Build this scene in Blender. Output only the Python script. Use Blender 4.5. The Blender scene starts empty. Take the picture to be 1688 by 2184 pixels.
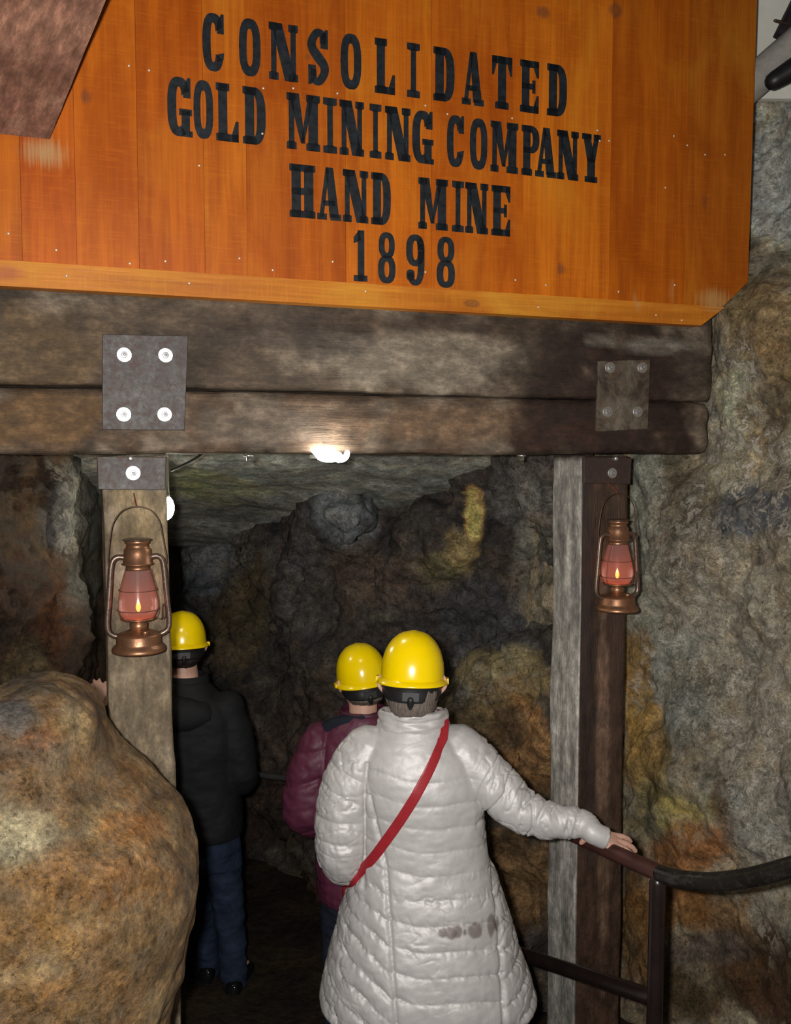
import bpy, math, random
import numpy as np
from mathutils import Vector, Matrix, noise
random.seed(7)
R = math.radians
C = bpy.context.scene.collection
scn = bpy.context.scene

# ------------------------------------------------------------------ camera, world, flash, exposure
EYE = 2.25                       # lens height above the ground the woman stands on
F = 1900.0                       # focal length in pixels of a 1688 x 2184 frame
PITCH = math.atan((1092 - 970) / F)
cd = bpy.data.cameras.new('camera'); cam = bpy.data.objects.new('camera', cd); C.objects.link(cam)
cam.location = (0, 0, EYE); cam.rotation_euler = (R(90) - PITCH, 0, 0)
cd.sensor_fit = 'VERTICAL'; cd.sensor_height = 24.0; cd.lens = 24.0 * F / 2184.0; cd.clip_start = .05
scn.camera = cam
w = bpy.data.worlds.new('World'); scn.world = w; w.use_nodes = True
w.node_tree.nodes['Background'].inputs[0].default_value = (.9, .95, 1, 1)
w.node_tree.nodes['Background'].inputs[1].default_value = .035
ld = bpy.data.lights.new('camera_flash', 'AREA'); ld.shape = 'RECTANGLE'; ld.size = .05; ld.size_y = .035
ld.energy = 74; ld.color = (1, .97, .93)
fl = bpy.data.objects.new('camera_flash', ld); C.objects.link(fl)
fl.location = (-.075, .01, EYE + .03); fl.rotation_euler = (R(90) - PITCH, 0, 0)
vs = scn.view_settings; scn.display_settings.display_device = 'sRGB'
vs.view_transform = 'Standard'; vs.look = 'None'; vs.exposure = 0.0; vs.gamma = 1.0; vs.use_curve_mapping = False

# ------------------------------------------------------------------ geometry of the place
def P(px, py, d):
    """point of the place at depth d (world y) that the lens sees at px, py"""
    x = (px - 844) / F; y = -(py - 1092) / F
    v = Vector((x, math.cos(PITCH) + y * math.sin(PITCH), -math.sin(PITCH) + y * math.cos(PITCH)))
    return Vector((0, 0, EYE)) + v * (d / v.y)
TH = R(19.0)                     # the portal runs away to the right
GE = Vector((math.cos(TH), math.sin(TH), 0)); GN = Vector((math.sin(TH), -math.cos(TH), 0)); G0 = Vector((0, 3.0, 0))
def G(px, py, off=0.0):
    """point on the portal front plane, off metres in front of it"""
    v = P(px, py, 1.0) - Vector((0, 0, EYE))
    o = Vector((0, 0, EYE)); p0 = G0 + GN * off
    return o + v * ((p0 - o).dot(GN) / v.dot(GN))
def UV(p): return ((p - G0).dot(GE), p.z)
def W(u, v, off=0.0): return G0 + GE * u + GN * off + Vector((0, 0, v))
def floor_z(y): return float(np.interp(y, [-1, .3, 2.0, 2.7, 3.45, 4.05, 6, 9], [.7, .65, .18, 0, -.1, -.27, -.5, -.8]))
def proj(V):
    V = np.asarray(V); y = V[:, 1] * math.cos(PITCH) - (V[:, 2] - EYE) * math.sin(PITCH)
    z = V[:, 1] * math.sin(PITCH) + (V[:, 2] - EYE) * math.cos(PITCH)
    y = np.maximum(y, .2)
    return 844 + F * V[:, 0] / y, 1092 - F * z / y
def lin(r, g, b):
    f = lambda c: (c / 255 / 12.92) if c <= 10.3 else ((c / 255 + .055) / 1.055) ** 2.4
    return (f(r), f(g), f(b))

# ------------------------------------------------------------------ object helpers
def tag(o, label, cat=None, group=None, kind=None):
    if label: o['label'] = label
    if cat: o['category'] = cat
    if group: o['group'] = group
    if kind: o['kind'] = kind
    return o
def empty(name, loc, label=None, cat=None, group=None, rz=0):
    o = bpy.data.objects.new(name, None); C.objects.link(o); o.location = loc; o.rotation_euler = (0, 0, rz)
    o.empty_display_size = .05
    return tag(o, label, cat, group)
def rootloc(o):
    while o.parent: o = o.parent
    return o.location if o.type == 'EMPTY' else Vector((0, 0, 0))
def mesh_obj(name, V, Fc, mat, parent=None, attrs=None, smooth=True, local=False):
    me = bpy.data.meshes.new(name)
    V = np.asarray(V, dtype=float)
    if parent is not None and not local: V = V - np.array(rootloc(parent))
    me.from_pydata(V.tolist(), [], [tuple(int(i) for i in f) for f in Fc]); me.update()
    if smooth: me.polygons.foreach_set('use_smooth', [True] * len(me.polygons))
    for k, a in (attrs or {}).items():
        a = np.asarray(a, dtype=float)
        if k == 'col':
            at = me.color_attributes.new('col', 'FLOAT_COLOR', 'POINT')
            at.data.foreach_set('color', np.hstack([a, np.ones((len(a), 1))]).ravel())
        elif a.ndim == 1:
            at = me.attributes.new(k, 'FLOAT', 'POINT'); at.data.foreach_set('value', a)
        else:
            at = me.attributes.new(k, 'FLOAT_VECTOR', 'POINT'); at.data.foreach_set('vector', a.ravel())
    if mat: me.materials.append(mat)
    o = bpy.data.objects.new(name, me); C.objects.link(o)
    if parent is not None: o.parent = parent
    return o
def copy_tree(o, parent=None):
    c = o.copy(); C.objects.link(c)
    if parent is not None: c.parent = parent
    for ch in list(o.children): copy_tree(ch, c)
    return c
class Geo:
    def __init__(s): s.v = []; s.f = []
    def add(s, V, Fc):
        b = len(s.v); s.v += [tuple(p) for p in V]; s.f += [tuple(i + b for i in f) for f in Fc]; return s
    def obj(s, name, mat, parent=None, **k): return mesh_obj(name, s.v, s.f, mat, parent, **k)
def loft(rings, cap=True, close=True):
    n = len(rings[0]); V = [p for r in rings for p in r]; Fc = []
    for i in range(len(rings) - 1):
        for j in range(n if close else n - 1):
            k = (j + 1) % n
            Fc.append((i * n + j, i * n + k, (i + 1) * n + k, (i + 1) * n + j))
    if cap:
        for r, fl_ in ((0, True), (len(rings) - 1, False)):
            c = sum((Vector(p) for p in rings[r]), Vector()) / n; V.append(tuple(c)); ci = len(V) - 1
            for j in range(n):
                a, b = r * n + j, r * n + (j + 1) % n
                Fc.append((b, a, ci) if fl_ else (a, b, ci))
    return V, Fc
def ering(c, rx, ry, n=24, pw=2.0, ax=(1, 0, 0), ay=(0, 1, 0)):
    c = Vector(c); ax = Vector(ax); ay = Vector(ay); out = []
    for i in range(n):
        a = 2 * math.pi * i / n; ca, sa = math.cos(a), math.sin(a)
        out.append(tuple(c + ax * (rx * math.copysign(abs(ca) ** (2 / pw), ca)) + ay * (ry * math.copysign(abs(sa) ** (2 / pw), sa))))
    return out
def crom(pts, n):
    """smooth resampling of a polyline of tuples (any length)"""
    A = np.array(pts, dtype=float); m = len(A)
    A = np.vstack([2 * A[0] - A[1], A, 2 * A[-1] - A[-2]])
    out = []
    for t in np.linspace(0, m - 1 - 1e-9, n):
        i = int(t); f = t - i; p0, p1, p2, p3 = A[i], A[i + 1], A[i + 2], A[i + 3]
        out.append(.5 * (2 * p1 + (p2 - p0) * f + (2 * p0 - 5 * p1 + 4 * p2 - p3) * f * f + (3 * p1 - p0 - 3 * p2 + p3) * f ** 3))
    return np.array(out)
def tube(pts, rad, n=12, seg=None, ends=True, flat=1.0, up=None):
    """tube along pts; rad one value or one per point; rounded ends"""
    if not hasattr(rad, '__len__'): rad = [rad] * len(pts)
    A = np.array([tuple(p) + (r,) for p, r in zip(pts, rad)])
    if seg: A = crom(A, seg)
    rings = []; m = len(A); prev = None
    for i in range(m):
        t = Vector(A[min(i + 1, m - 1)][:3] - A[max(i - 1, 0)][:3]).normalized()
        if prev is None:
            a = Vector(up) if up else (Vector((0, 0, 1)) if abs(t.z) < .9 else Vector((0, 1, 0)))
        else: a = prev
        b = t.cross(a).normalized(); a = b.cross(t).normalized(); prev = a
        c = Vector(A[i][:3]); r = A[i][3]
        if ends and i == 0:
            for q in (80, 55, 28): rings.append(ering(c - t * r * math.sin(R(q)), r * math.cos(R(q)) * flat, r * math.cos(R(q)), n, 2, a, b))
        rings.append(ering(c, r * flat, r, n, 2, a, b))
        if ends and i == m - 1:
            for q in (28, 55, 80): rings.append(ering(c + t * r * math.sin(R(q)), r * math.cos(R(q)) * flat, r * math.cos(R(q)), n, 2, a, b))
    V, Fc = loft(rings)
    return V, [f[::-1] for f in Fc]
def lathe(prof, n=32, cap=True):
    return loft([ering((0, 0, z), max(r, 1e-4), max(r, 1e-4), n) for r, z in prof], cap)
def ellipsoid(c, rx, ry, rz, n=20, m=12):
    rings = []
    for i in range(m + 1):
        a = -math.pi / 2 + math.pi * i / m; k = max(math.cos(a), .02)
        rings.append(ering((c[0], c[1], c[2] + rz * math.sin(a)), rx * k, ry * k, n))
    return loft(rings)
def box(c, sx, sy, sz, ax=(1, 0, 0), ay=(0, 1, 0), az=(0, 0, 1)):
    c, ax, ay, az = Vector(c), Vector(ax), Vector(ay), Vector(az)
    V = [tuple(c + ax * (i * sx / 2) + ay * (j * sy / 2) + az * (k * sz / 2)) for i in (-1, 1) for j in (-1, 1) for k in (-1, 1)]
    return V, [(0, 1, 3, 2), (4, 6, 7, 5), (0, 4, 5, 1), (2, 3, 7, 6), (0, 2, 6, 4), (1, 5, 7, 3)]
def remesh(g, voxel, smooth=4):
    me = bpy.data.meshes.new('tmp'); me.from_pydata(g.v, [], g.f); me.update()
    o = bpy.data.objects.new('tmp', me); C.objects.link(o)
    m = o.modifiers.new('r', 'REMESH'); m.mode = 'VOXEL'; m.voxel_size = voxel; m.adaptivity = 0
    if smooth:
        s = o.modifiers.new('s', 'SMOOTH'); s.factor = .5; s.iterations = smooth
    dg = bpy.context.evaluated_depsgraph_get(); ev = o.evaluated_get(dg)
    mm = bpy.data.meshes.new_from_object(ev)
    V = np.empty(len(mm.vertices) * 3); mm.vertices.foreach_get('co', V); V = V.reshape(-1, 3)
    Nn = np.empty(len(mm.vertices) * 3); mm.vertices.foreach_get('normal', Nn); Nn = Nn.reshape(-1, 3)
    Fc = [tuple(p.vertices) for p in mm.polygons]
    bpy.data.objects.remove(o); bpy.data.meshes.remove(me); bpy.data.meshes.remove(mm)
    return V, Nn, Fc
def normals(V, Fc):
    V = np.asarray(V, float); N_ = np.zeros_like(V)
    F4 = np.array([f if len(f) == 4 else (f[0], f[1], f[2], f[2]) for f in Fc])
    n = np.cross(V[F4[:, 2]] - V[F4[:, 0]], V[F4[:, 3]] - V[F4[:, 1]])
    tri = F4[:, 2] == F4[:, 3]
    if tri.any():
        t = F4[tri]; n[tri] = np.cross(V[t[:, 1]] - V[t[:, 0]], V[t[:, 2]] - V[t[:, 0]])
    for k in range(4): np.add.at(N_, F4[:, k], n)
    return N_ / (np.linalg.norm(N_, axis=1, keepdims=True) + 1e-12)
def fnoise(V, scale, octs=4, seed=0.0, stretch=(1, 1, 1), ridge=False):
    out = np.empty(len(V)); s = Vector((seed * 13.7, seed * 7.1, seed * 3.3)); sx, sy, sz = stretch
    for i, p in enumerate(V):
        q = Vector((p[0] * scale * sx, p[1] * scale * sy, p[2] * scale * sz)) + s
        a = 1.0; t = 0.0
        for k in range(octs):
            nz = noise.noise(q)
            t += a * ((.5 - abs(nz)) if ridge else nz); q = q * 2.03; a *= .5
        out[i] = t
    return out

# ------------------------------------------------------------------ materials
def N(nt, typ, props=None, **inp):
    n = nt.nodes.new(typ)
    for k, v in (props or {}).items(): setattr(n, k, v)
    for k, v in inp.items():
        s = n.inputs[int(k[1:])] if k[0] == '_' and k[1:].isdigit() else n.inputs[k.replace('_', ' ')]
        if isinstance(v, bpy.types.NodeSocket): nt.links.new(v, s)
        else: s.default_value = v
    return n
def new_mat(name):
    m = bpy.data.materials.new(name); m.use_nodes = True
    nt = m.node_tree; b = nt.nodes['Principled BSDF']; return m, nt, b
def ramp(nt, fac, stops):
    n = N(nt, 'ShaderNodeValToRGB', Fac=fac); e = n.color_ramp.elements
    while len(e) < len(stops): e.new(.5)
    for el, (p, c) in zip(e, stops):
        el.position = p; el.color = (c, c, c, 1) if not hasattr(c, '__len__') else (*c[:3], 1)
    return n.outputs[0]
def mix(nt, fac, a, b, mode='MIX'):
    n = N(nt, 'ShaderNodeMix', {'data_type': 'RGBA', 'blend_type': mode}, _0=fac)
    for s, v in ((n.inputs[6], a), (n.inputs[7], b)):
        if isinstance(v, bpy.types.NodeSocket): nt.links.new(v, s)
        else: s.default_value = (*v[:3], 1)
    return n.outputs[2]
def math_(nt, op, a, b=0.0): return N(nt, 'ShaderNodeMath', {'operation': op}, _0=a, _1=b).outputs[0]
def noise_t(nt, vec, scale, detail=6, rough=.6, dist=0.0):
    return N(nt, 'ShaderNodeTexNoise', Vector=vec, Scale=scale, Detail=detail, Roughness=rough, Distortion=dist).outputs['Fac']
def objco(nt): return N(nt, 'ShaderNodeTexCoord').outputs['Object']
def mapped(nt, vec, scale): return N(nt, 'ShaderNodeMapping', Vector=vec, Scale=scale).outputs[0]
def bump(nt, b, h, strength, dist):
    nt.links.new(N(nt, 'ShaderNodeBump', Strength=strength, Distance=dist, Height=h).outputs[0], b.inputs['Normal'])
def setv(nt, b, **k):
    for n_, v in k.items():
        s = b.inputs[n_.replace('_', ' ')]
        if isinstance(v, bpy.types.NodeSocket): nt.links.new(v, s)
        else: s.default_value = (*v, 1) if (hasattr(v, '__len__') and len(v) == 3 and s.type == 'RGBA') else v

def rock_material():
    m, nt, b = new_mat('mine_rock'); co = objco(nt)
    col = N(nt, 'ShaderNodeAttribute', {'attribute_name': 'col'}).outputs['Color']
    flk = N(nt, 'ShaderNodeAttribute', {'attribute_name': 'fleck'}).outputs['Fac']
    n1 = noise_t(nt, co, 4.5, 10, .66); n2 = noise_t(nt, co, 19, 10, .74); n3 = noise_t(nt, co, 85, 8, .78); n4 = noise_t(nt, co, 7.5, 8, .7, .35)
    v = math_(nt, 'MULTIPLY', ramp(nt, n1, [(.3, .62), (.5, 1.0), (.7, 1.35)]), ramp(nt, n2, [(.33, .42), (.5, 1.0), (.67, 1.75)]))
    v = math_(nt, 'MULTIPLY', v, ramp(nt, n3, [(.32, .5), (.5, 1.0), (.68, 1.65)]))
    c = mix(nt, 1.0, col, N(nt, 'ShaderNodeCombineColor', Red=v, Green=v, Blue=v).outputs[0], 'MULTIPLY')
    c = mix(nt, ramp(nt, n4, [(.5, 0.0), (.66, .55)]), c, mix(nt, 1.0, c, (1.2, .92, .66), 'MULTIPLY'))
    c = mix(nt, ramp(nt, n4, [(.34, .5), (.48, 0.0)]), c, mix(nt, 1.0, c, (.86, 1.0, 1.12), 'MULTIPLY'))
    fn = noise_t(nt, co, 24, 10, .8, .5)
    fm = math_(nt, 'MULTIPLY', ramp(nt, fn, [(.49, 0.0), (.54, 1.0)]), flk)
    vn = noise_t(nt, co, 8, 7, .62, .6)
    vein = math_(nt, 'MULTIPLY', ramp(nt, math_(nt, 'ABSOLUTE', math_(nt, 'SUBTRACT', vn, .5)), [(0, 1.0), (.022, 0.0)]), math_(nt, 'MULTIPLY', flk, .7))
    pit = ramp(nt, noise_t(nt, co, 46, 8, .8), [(.56, 1.0), (.66, .4)])
    c = mix(nt, 1.0, c, N(nt, 'ShaderNodeCombineColor', Red=pit, Green=pit, Blue=pit).outputs[0], 'MULTIPLY')
    fm = math_(nt, 'MAXIMUM', fm, vein)
    c = mix(nt, math_(nt, 'MULTIPLY', fm, .85), c, (.88, .80, .66))
    setv(nt, b, Base_Color=c, Roughness=ramp(nt, n2, [(.35, .40), (.6, .85)]), Specular_IOR_Level=.4)
    h = math_(nt, 'ADD', math_(nt, 'MULTIPLY', n1, .55), math_(nt, 'ADD', math_(nt, 'MULTIPLY', n2, .50), math_(nt, 'MULTIPLY', n3, .20)))
    h = math_(nt, 'ADD', h, math_(nt, 'ADD', math_(nt, 'MULTIPLY', fm, .10), math_(nt, 'MULTIPLY', pit, .10)))
    bump(nt, b, h, 1.0, .04)
    return m
def timber_material(name, rough=(.5, .9), contrast=1.0, spec=.4):
    m, nt, b = new_mat(name)
    gr = N(nt, 'ShaderNodeAttribute', {'attribute_name': 'gr'}).outputs['Vector']
    col = N(nt, 'ShaderNodeAttribute', {'attribute_name': 'col'}).outputs['Color']
    g1 = noise_t(nt, mapped(nt, gr, (1.6, 13, 13)), 3.0, 8, .65, .3)
    g2 = noise_t(nt, mapped(nt, gr, (4, 60, 60)), 3.0, 4, .6)
    bl = noise_t(nt, mapped(nt, gr, (1, 1.7, 1.7)), 16.0, 10, .78, .1)
    v = math_(nt, 'MULTIPLY', ramp(nt, g1, [(.3, .8), (.5, 1.0), (.7, 1.2)]), ramp(nt, bl, [(.32, .4), (.5, .95), (.68, 1.9)]))
    c = mix(nt, 1.0, col, N(nt, 'ShaderNodeCombineColor', Red=v, Green=v, Blue=v).outputs[0], 'MULTIPLY')
    setv(nt, b, Base_Color=c, Roughness=ramp(nt, bl, [(.35, rough[0]), (.65, rough[1])]), Specular_IOR_Level=spec)
    h = math_(nt, 'ADD', math_(nt, 'MULTIPLY', g1, .6), math_(nt, 'ADD', math_(nt, 'MULTIPLY', g2, .35), math_(nt, 'MULTIPLY', bl, .5)))
    bump(nt, b, h, .7 * contrast, .012)
    return m
def sign_material():
    m, nt, b = new_mat('varnished_pine')
    gr = N(nt, 'ShaderNodeAttribute', {'attribute_name': 'gr'}).outputs['Vector']
    oc = N(nt, 'ShaderNodeObjectInfo').outputs['Color']; pos = N(nt, 'ShaderNodeNewGeometry').outputs['Position']
    rnd = N(nt, 'ShaderNodeObjectInfo').outputs['Random']
    off = N(nt, 'ShaderNodeVectorMath', {'operation': 'ADD'}, _0=gr, _1=N(nt, 'ShaderNodeCombineXYZ', X=math_(nt, 'MULTIPLY', rnd, 31.0), Y=math_(nt, 'MULTIPLY', rnd, 17.0)).outputs[0]).outputs[0]
    g1 = noise_t(nt, mapped(nt, off, (.7, 9, 9)), 2.2, 6, .6, .7)
    g2 = noise_t(nt, mapped(nt, off, (2, 70, 70)), 2.0, 4, .6, .1)
    bl = noise_t(nt, mapped(nt, off, (1, 1.6, 1.6)), 2.4, 6, .6, .6)
    saw = noise_t(nt, mapped(nt, off, (90, 6, 6)), 2.0, 3, .5)
    c = mix(nt, ramp(nt, g1, [(.35, 0.0), (.62, 1.0)]), mix(nt, 1.0, oc, (.78, .66, .6), 'MULTIPLY'), mix(nt, 1.0, oc, (1.12, 1.12, 1.1), 'MULTIPLY'))
    c = mix(nt, ramp(nt, bl, [(.3, .75), (.5, 0.0)]), c, mix(nt, 1.0, oc, (.70, .52, .6), 'MULTIPLY'))
    c = mix(nt, ramp(nt, bl, [(.54, 0.0), (.72, .75)]), c, mix(nt, 1.0, oc, (1.15, 1.5, 1.5), 'MULTIPLY'))
    c = mix(nt, ramp(nt, g2, [(.4, 0.0), (.7, .35)]), c, mix(nt, 1.0, oc, (.55, .45, .4), 'MULTIPLY'))
    c = mix(nt, ramp(nt, saw, [(.52, 0.0), (.7, .22)]), c, mix(nt, 1.0, oc, (1.3, 1.4, 1.6), 'MULTIPLY'))
    for (kx, ky, a, bb) in ((182, 203, .025, .03), (1204, 572, .024, .03), (1508, 428, .02, .05), (1165, 22, .035, .03), (1006, 648, .035, .014), (1318, 18, .04, .03), (660, 118, .02, .018)):
        q = G(kx, ky, .07)
        d = N(nt, 'ShaderNodeVectorMath', {'operation': 'SUBTRACT'}, _0=pos, _1=tuple(q)).outputs[0]
        d = N(nt, 'ShaderNodeVectorMath', {'operation': 'MULTIPLY'}, _0=d, _1=(1 / a, 1 / a, 1 / bb)).outputs[0]
        d = math_(nt, 'ADD', N(nt, 'ShaderNodeVectorMath', {'operation': 'LENGTH'}, _0=d).outputs['Value'], math_(nt, 'MULTIPLY', math_(nt, 'SUBTRACT', g1, .5), 1.2))
        c = mix(nt, ramp(nt, d, [(0, .75), (.35, .35), (.55, .6), (.8, .3), (1.0, 0.0)]), c, (.11, .05, .03))
    # pale scuff under the leaning timber and raw wood along the cut corner
    for (kx, ky, a, bb, cc, s) in ((92, 322, .075, .05, (.58, .36, .16), .75), (1530, 640, .10, .055, (.55, .30, .10), .8), (12, 583, .06, .03, (.42, .10, .045), .6), (1360, 640, .02, .05, (.55, .33, .12), .6), (1440, 620, .02, .07, (.55, .33, .12), .6), (870, 190, .0, .0, (0, 0, 0), 0)):
        if a == 0: continue
        q = G(kx, ky, .07)
        d = N(nt, 'ShaderNodeVectorMath', {'operation': 'SUBTRACT'}, _0=pos, _1=tuple(q)).outputs[0]
        d = N(nt, 'ShaderNodeVectorMath', {'operation': 'MULTIPLY'}, _0=d, _1=(1 / a, 1 / a, 1 / bb)).outputs[0]
        d = math_(nt, 'ADD', N(nt, 'ShaderNodeVectorMath', {'operation': 'LENGTH'}, _0=d).outputs['Value'], math_(nt, 'MULTIPLY', math_(nt, 'SUBTRACT', g2, .5), 1.6))
        c = mix(nt, ramp(nt, d, [(.3, s), (1.0, 0.0)]), c, cc)
    setv(nt, b, Base_Color=c, Roughness=ramp(nt, bl, [(.3, .42), (.7, .58)]), Specular_IOR_Level=.28)
    bump(nt, b, math_(nt, 'ADD', g1, math_(nt, 'MULTIPLY', g2, .5)), .35, .004)
    return m
def simple(name, col, rough=.5, metal=0.0, spec=.5, var=.25, vscale=20, bstr=0.0, bdist=.003, bscale=80, stretch=(1, 1, 1), **kw):
    m, nt, b = new_mat(name); co = mapped(nt, objco(nt), stretch)
    n = noise_t(nt, co, vscale, 6, .65, .2)
    v = ramp(nt, n, [(.3, 1 - var), (.7, 1 + var)])
    c = mix(nt, 1.0, (*col, 1), N(nt, 'ShaderNodeCombineColor', Red=v, Green=v, Blue=v).outputs[0], 'MULTIPLY')
    setv(nt, b, Base_Color=c, Roughness=rough, Metallic=metal, Specular_IOR_Level=spec, **kw)
    if bstr: bump(nt, b, noise_t(nt, co, bscale, 4, .6, .2), bstr, bdist)
    return m
def patchy(name, c1, c2, c3, sc, rough, metal, bstr=.4, bd=.004):
    m, nt, b = new_mat(name); co = objco(nt)
    n = noise_t(nt, co, sc, 8, .7, .4); n2 = noise_t(nt, co, sc * 4.3, 6, .7, .2)
    c = mix(nt, ramp(nt, n, [(.4, 0.0), (.6, 1.0)]), c1, c2)
    c = mix(nt, ramp(nt, n2, [(.5, 0.0), (.66, .8)]), c, c3)
    setv(nt, b, Base_Color=c, Roughness=ramp(nt, n2, [(.3, rough[0]), (.7, rough[1])]), Metallic=metal)
    bump(nt, b, math_(nt, 'ADD', n, n2), bstr, bd)
    return m
def emis(name, col, strength):
    m, nt, b = new_mat(name); setv(nt, b, Base_Color=(0, 0, 0), Emission_Color=col, Emission_Strength=strength); return m
def colfab(name, rough=.45, spec=.5, sheen=.0, bstr=.25, bscale=60, bdist=.004, metal=0.0):
    """fabric whose colour and dirt come with the mesh"""
    m, nt, b = new_mat(name); co = objco(nt)
    col = N(nt, 'ShaderNodeAttribute', {'attribute_name': 'col'}).outputs['Color']
    n = noise_t(nt, co, bscale, 5, .6, .3); n2 = noise_t(nt, co, 600, 2, .5)
    v = ramp(nt, n, [(.3, .93), (.7, 1.06)])
    c = mix(nt, 1.0, col, N(nt, 'ShaderNodeCombineColor', Red=v, Green=v, Blue=v).outputs[0], 'MULTIPLY')
    setv(nt, b, Base_Color=c, Roughness=rough, Specular_IOR_Level=spec, Sheen_Weight=sheen, Metallic=metal)
    bump(nt, b, math_(nt, 'ADD', n, math_(nt, 'MULTIPLY', n2, .08)), bstr, bdist)
    return m

M = {}
M['rock'] = rock_material()
M['timber'] = timber_material('weathered_timber')
M['post'] = timber_material('post_timber', (.45, .85))
M['pine'] = sign_material()
M['paint'] = simple('black_lettering_paint', (.014, .018, .023), .6, var=.7, vscale=45, spec=.35)
M['nail'] = simple('nail_head', (.85, .78, .62), .4, .15, var=.1)
M['steel'] = patchy('painted_steel_plate', (.078, .066, .062), (.118, .110, .104), (.12, .06, .052), 13, (.45, .7), .25)
M['brownsteel'] = patchy('rusted_steel', (.05, .03, .024), (.065, .04, .032), (.035, .022, .018), 12, (.45, .7), .2)
M['muddy'] = patchy('muddied_steel', (.05, .032, .024), (.19, .16, .12), (.13, .075, .04), 9, (.5, .8), .1)
M['zinc'] = simple('zinc_bolt', (.82, .82, .82), .42, 1.0, var=.1, vscale=60, bstr=.1)
M['copper'] = patchy('tarnished_copper', (.42, .20, .10), (.30, .15, .085), (.20, .12, .08), 22, (.28, .5), .75, .2, .002)
M['darkcopper'] = patchy('dark_lantern_tube', (.20, .14, .11), (.14, .10, .08), (.28, .20, .15), 30, (.25, .45), .7, .2, .002)
M['wire'] = simple('rusty_wire', (.11, .07, .05), .5, .6)
M['redwire'] = simple('red_wire', (.35, .04, .03), .5)
M['yellow'] = simple('yellow_plastic', (.95, .67, .0), .22, 0, .5, var=.03)
M['black_plastic'] = simple('black_plastic', (.012, .012, .013), .5)
M['hair_grey'] = simple('grey_brown_hair', (.16, .13, .11), .5, var=.6, vscale=30, stretch=(6, 6, .7), bstr=.9, bscale=40, bdist=.006)
M['hair_dark'] = simple('dark_brown_hair', (.020, .014, .011), .5, var=.5, vscale=30, stretch=(6, 6, .7), bstr=.8, bscale=40, bdist=.006)
M['skin'] = simple('skin', (.62, .36, .27), .5, var=.08, vscale=25, bstr=.1, Subsurface_Weight=.08, Subsurface_Radius=(.01, .004, .002))
M['coat'] = colfab('silver_quilted_nylon', .52, .3, .0, .30, 26, .007, .20)
M['burg'] = colfab('burgundy_nylon', .5, .4, .0, .3, 40, .006)
M['blackjac'] = simple('black_softshell', (.0125, .0125, .014), .75, var=.25, vscale=200, spec=.25, bstr=.2, bscale=30, bdist=.006)
M['navy'] = simple('dark_navy_cloth', (.014, .018, .026), .8, var=.3, spec=.2)
M['denim'] = simple('blue_denim', (.020, .031, .060), .85, var=.45, vscale=14, spec=.2, bstr=.5, bscale=22, bdist=.012)
M['darkdenim'] = simple('dark_denim', (.018, .022, .035), .85, var=.4, vscale=14, spec=.2, bstr=.5, bscale=22, bdist=.012)
M['shoe'] = simple('black_polished_leather', (.008, .008, .009), .12, var=.2)
M['sole'] = simple('rubber_sole', (.012, .012, .012), .8)
M['redleather'] = simple('red_leather', (.34, .022, .03), .34, var=.12, vscale=40, bstr=.15, bscale=150, bdist=.002)
M['dress'] = simple('dark_red_cloth', (.16, .015, .02), .8)
M['silver'] = simple('silver_ring', (.9, .88, .84), .15, 1.0, var=.02)
M['lamp'] = emis('white_lamp_glow', (1, .97, .88), 50)
M['lampshell'] = simple('lamp_fitting', (.5, .5, .47), .4)
M['flame'] = emis('lantern_flame', (1, .36, .05), 6.5)

# ------------------------------------------------------------------ colouring and rock
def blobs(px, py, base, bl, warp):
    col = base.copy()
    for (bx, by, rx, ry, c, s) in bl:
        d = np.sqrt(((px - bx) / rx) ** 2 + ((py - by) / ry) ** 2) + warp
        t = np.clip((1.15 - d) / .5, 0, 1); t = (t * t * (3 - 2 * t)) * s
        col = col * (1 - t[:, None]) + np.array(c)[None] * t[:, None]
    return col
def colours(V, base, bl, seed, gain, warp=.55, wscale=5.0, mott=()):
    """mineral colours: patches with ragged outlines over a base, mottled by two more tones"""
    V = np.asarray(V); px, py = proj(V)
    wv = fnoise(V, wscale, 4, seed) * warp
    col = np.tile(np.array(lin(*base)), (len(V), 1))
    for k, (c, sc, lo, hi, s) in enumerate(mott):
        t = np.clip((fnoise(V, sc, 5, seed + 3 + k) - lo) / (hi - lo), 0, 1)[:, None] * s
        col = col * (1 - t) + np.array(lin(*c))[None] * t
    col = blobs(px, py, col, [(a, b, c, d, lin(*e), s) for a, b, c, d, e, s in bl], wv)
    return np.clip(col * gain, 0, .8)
def bicubic(ctrl, nr, nc):
    A = np.array(ctrl, float); A = np.array([crom(r, nc) for r in A])
    return np.array([crom(A[:, j], nr) for j in range(nc)]).transpose(1, 0, 2)
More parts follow.
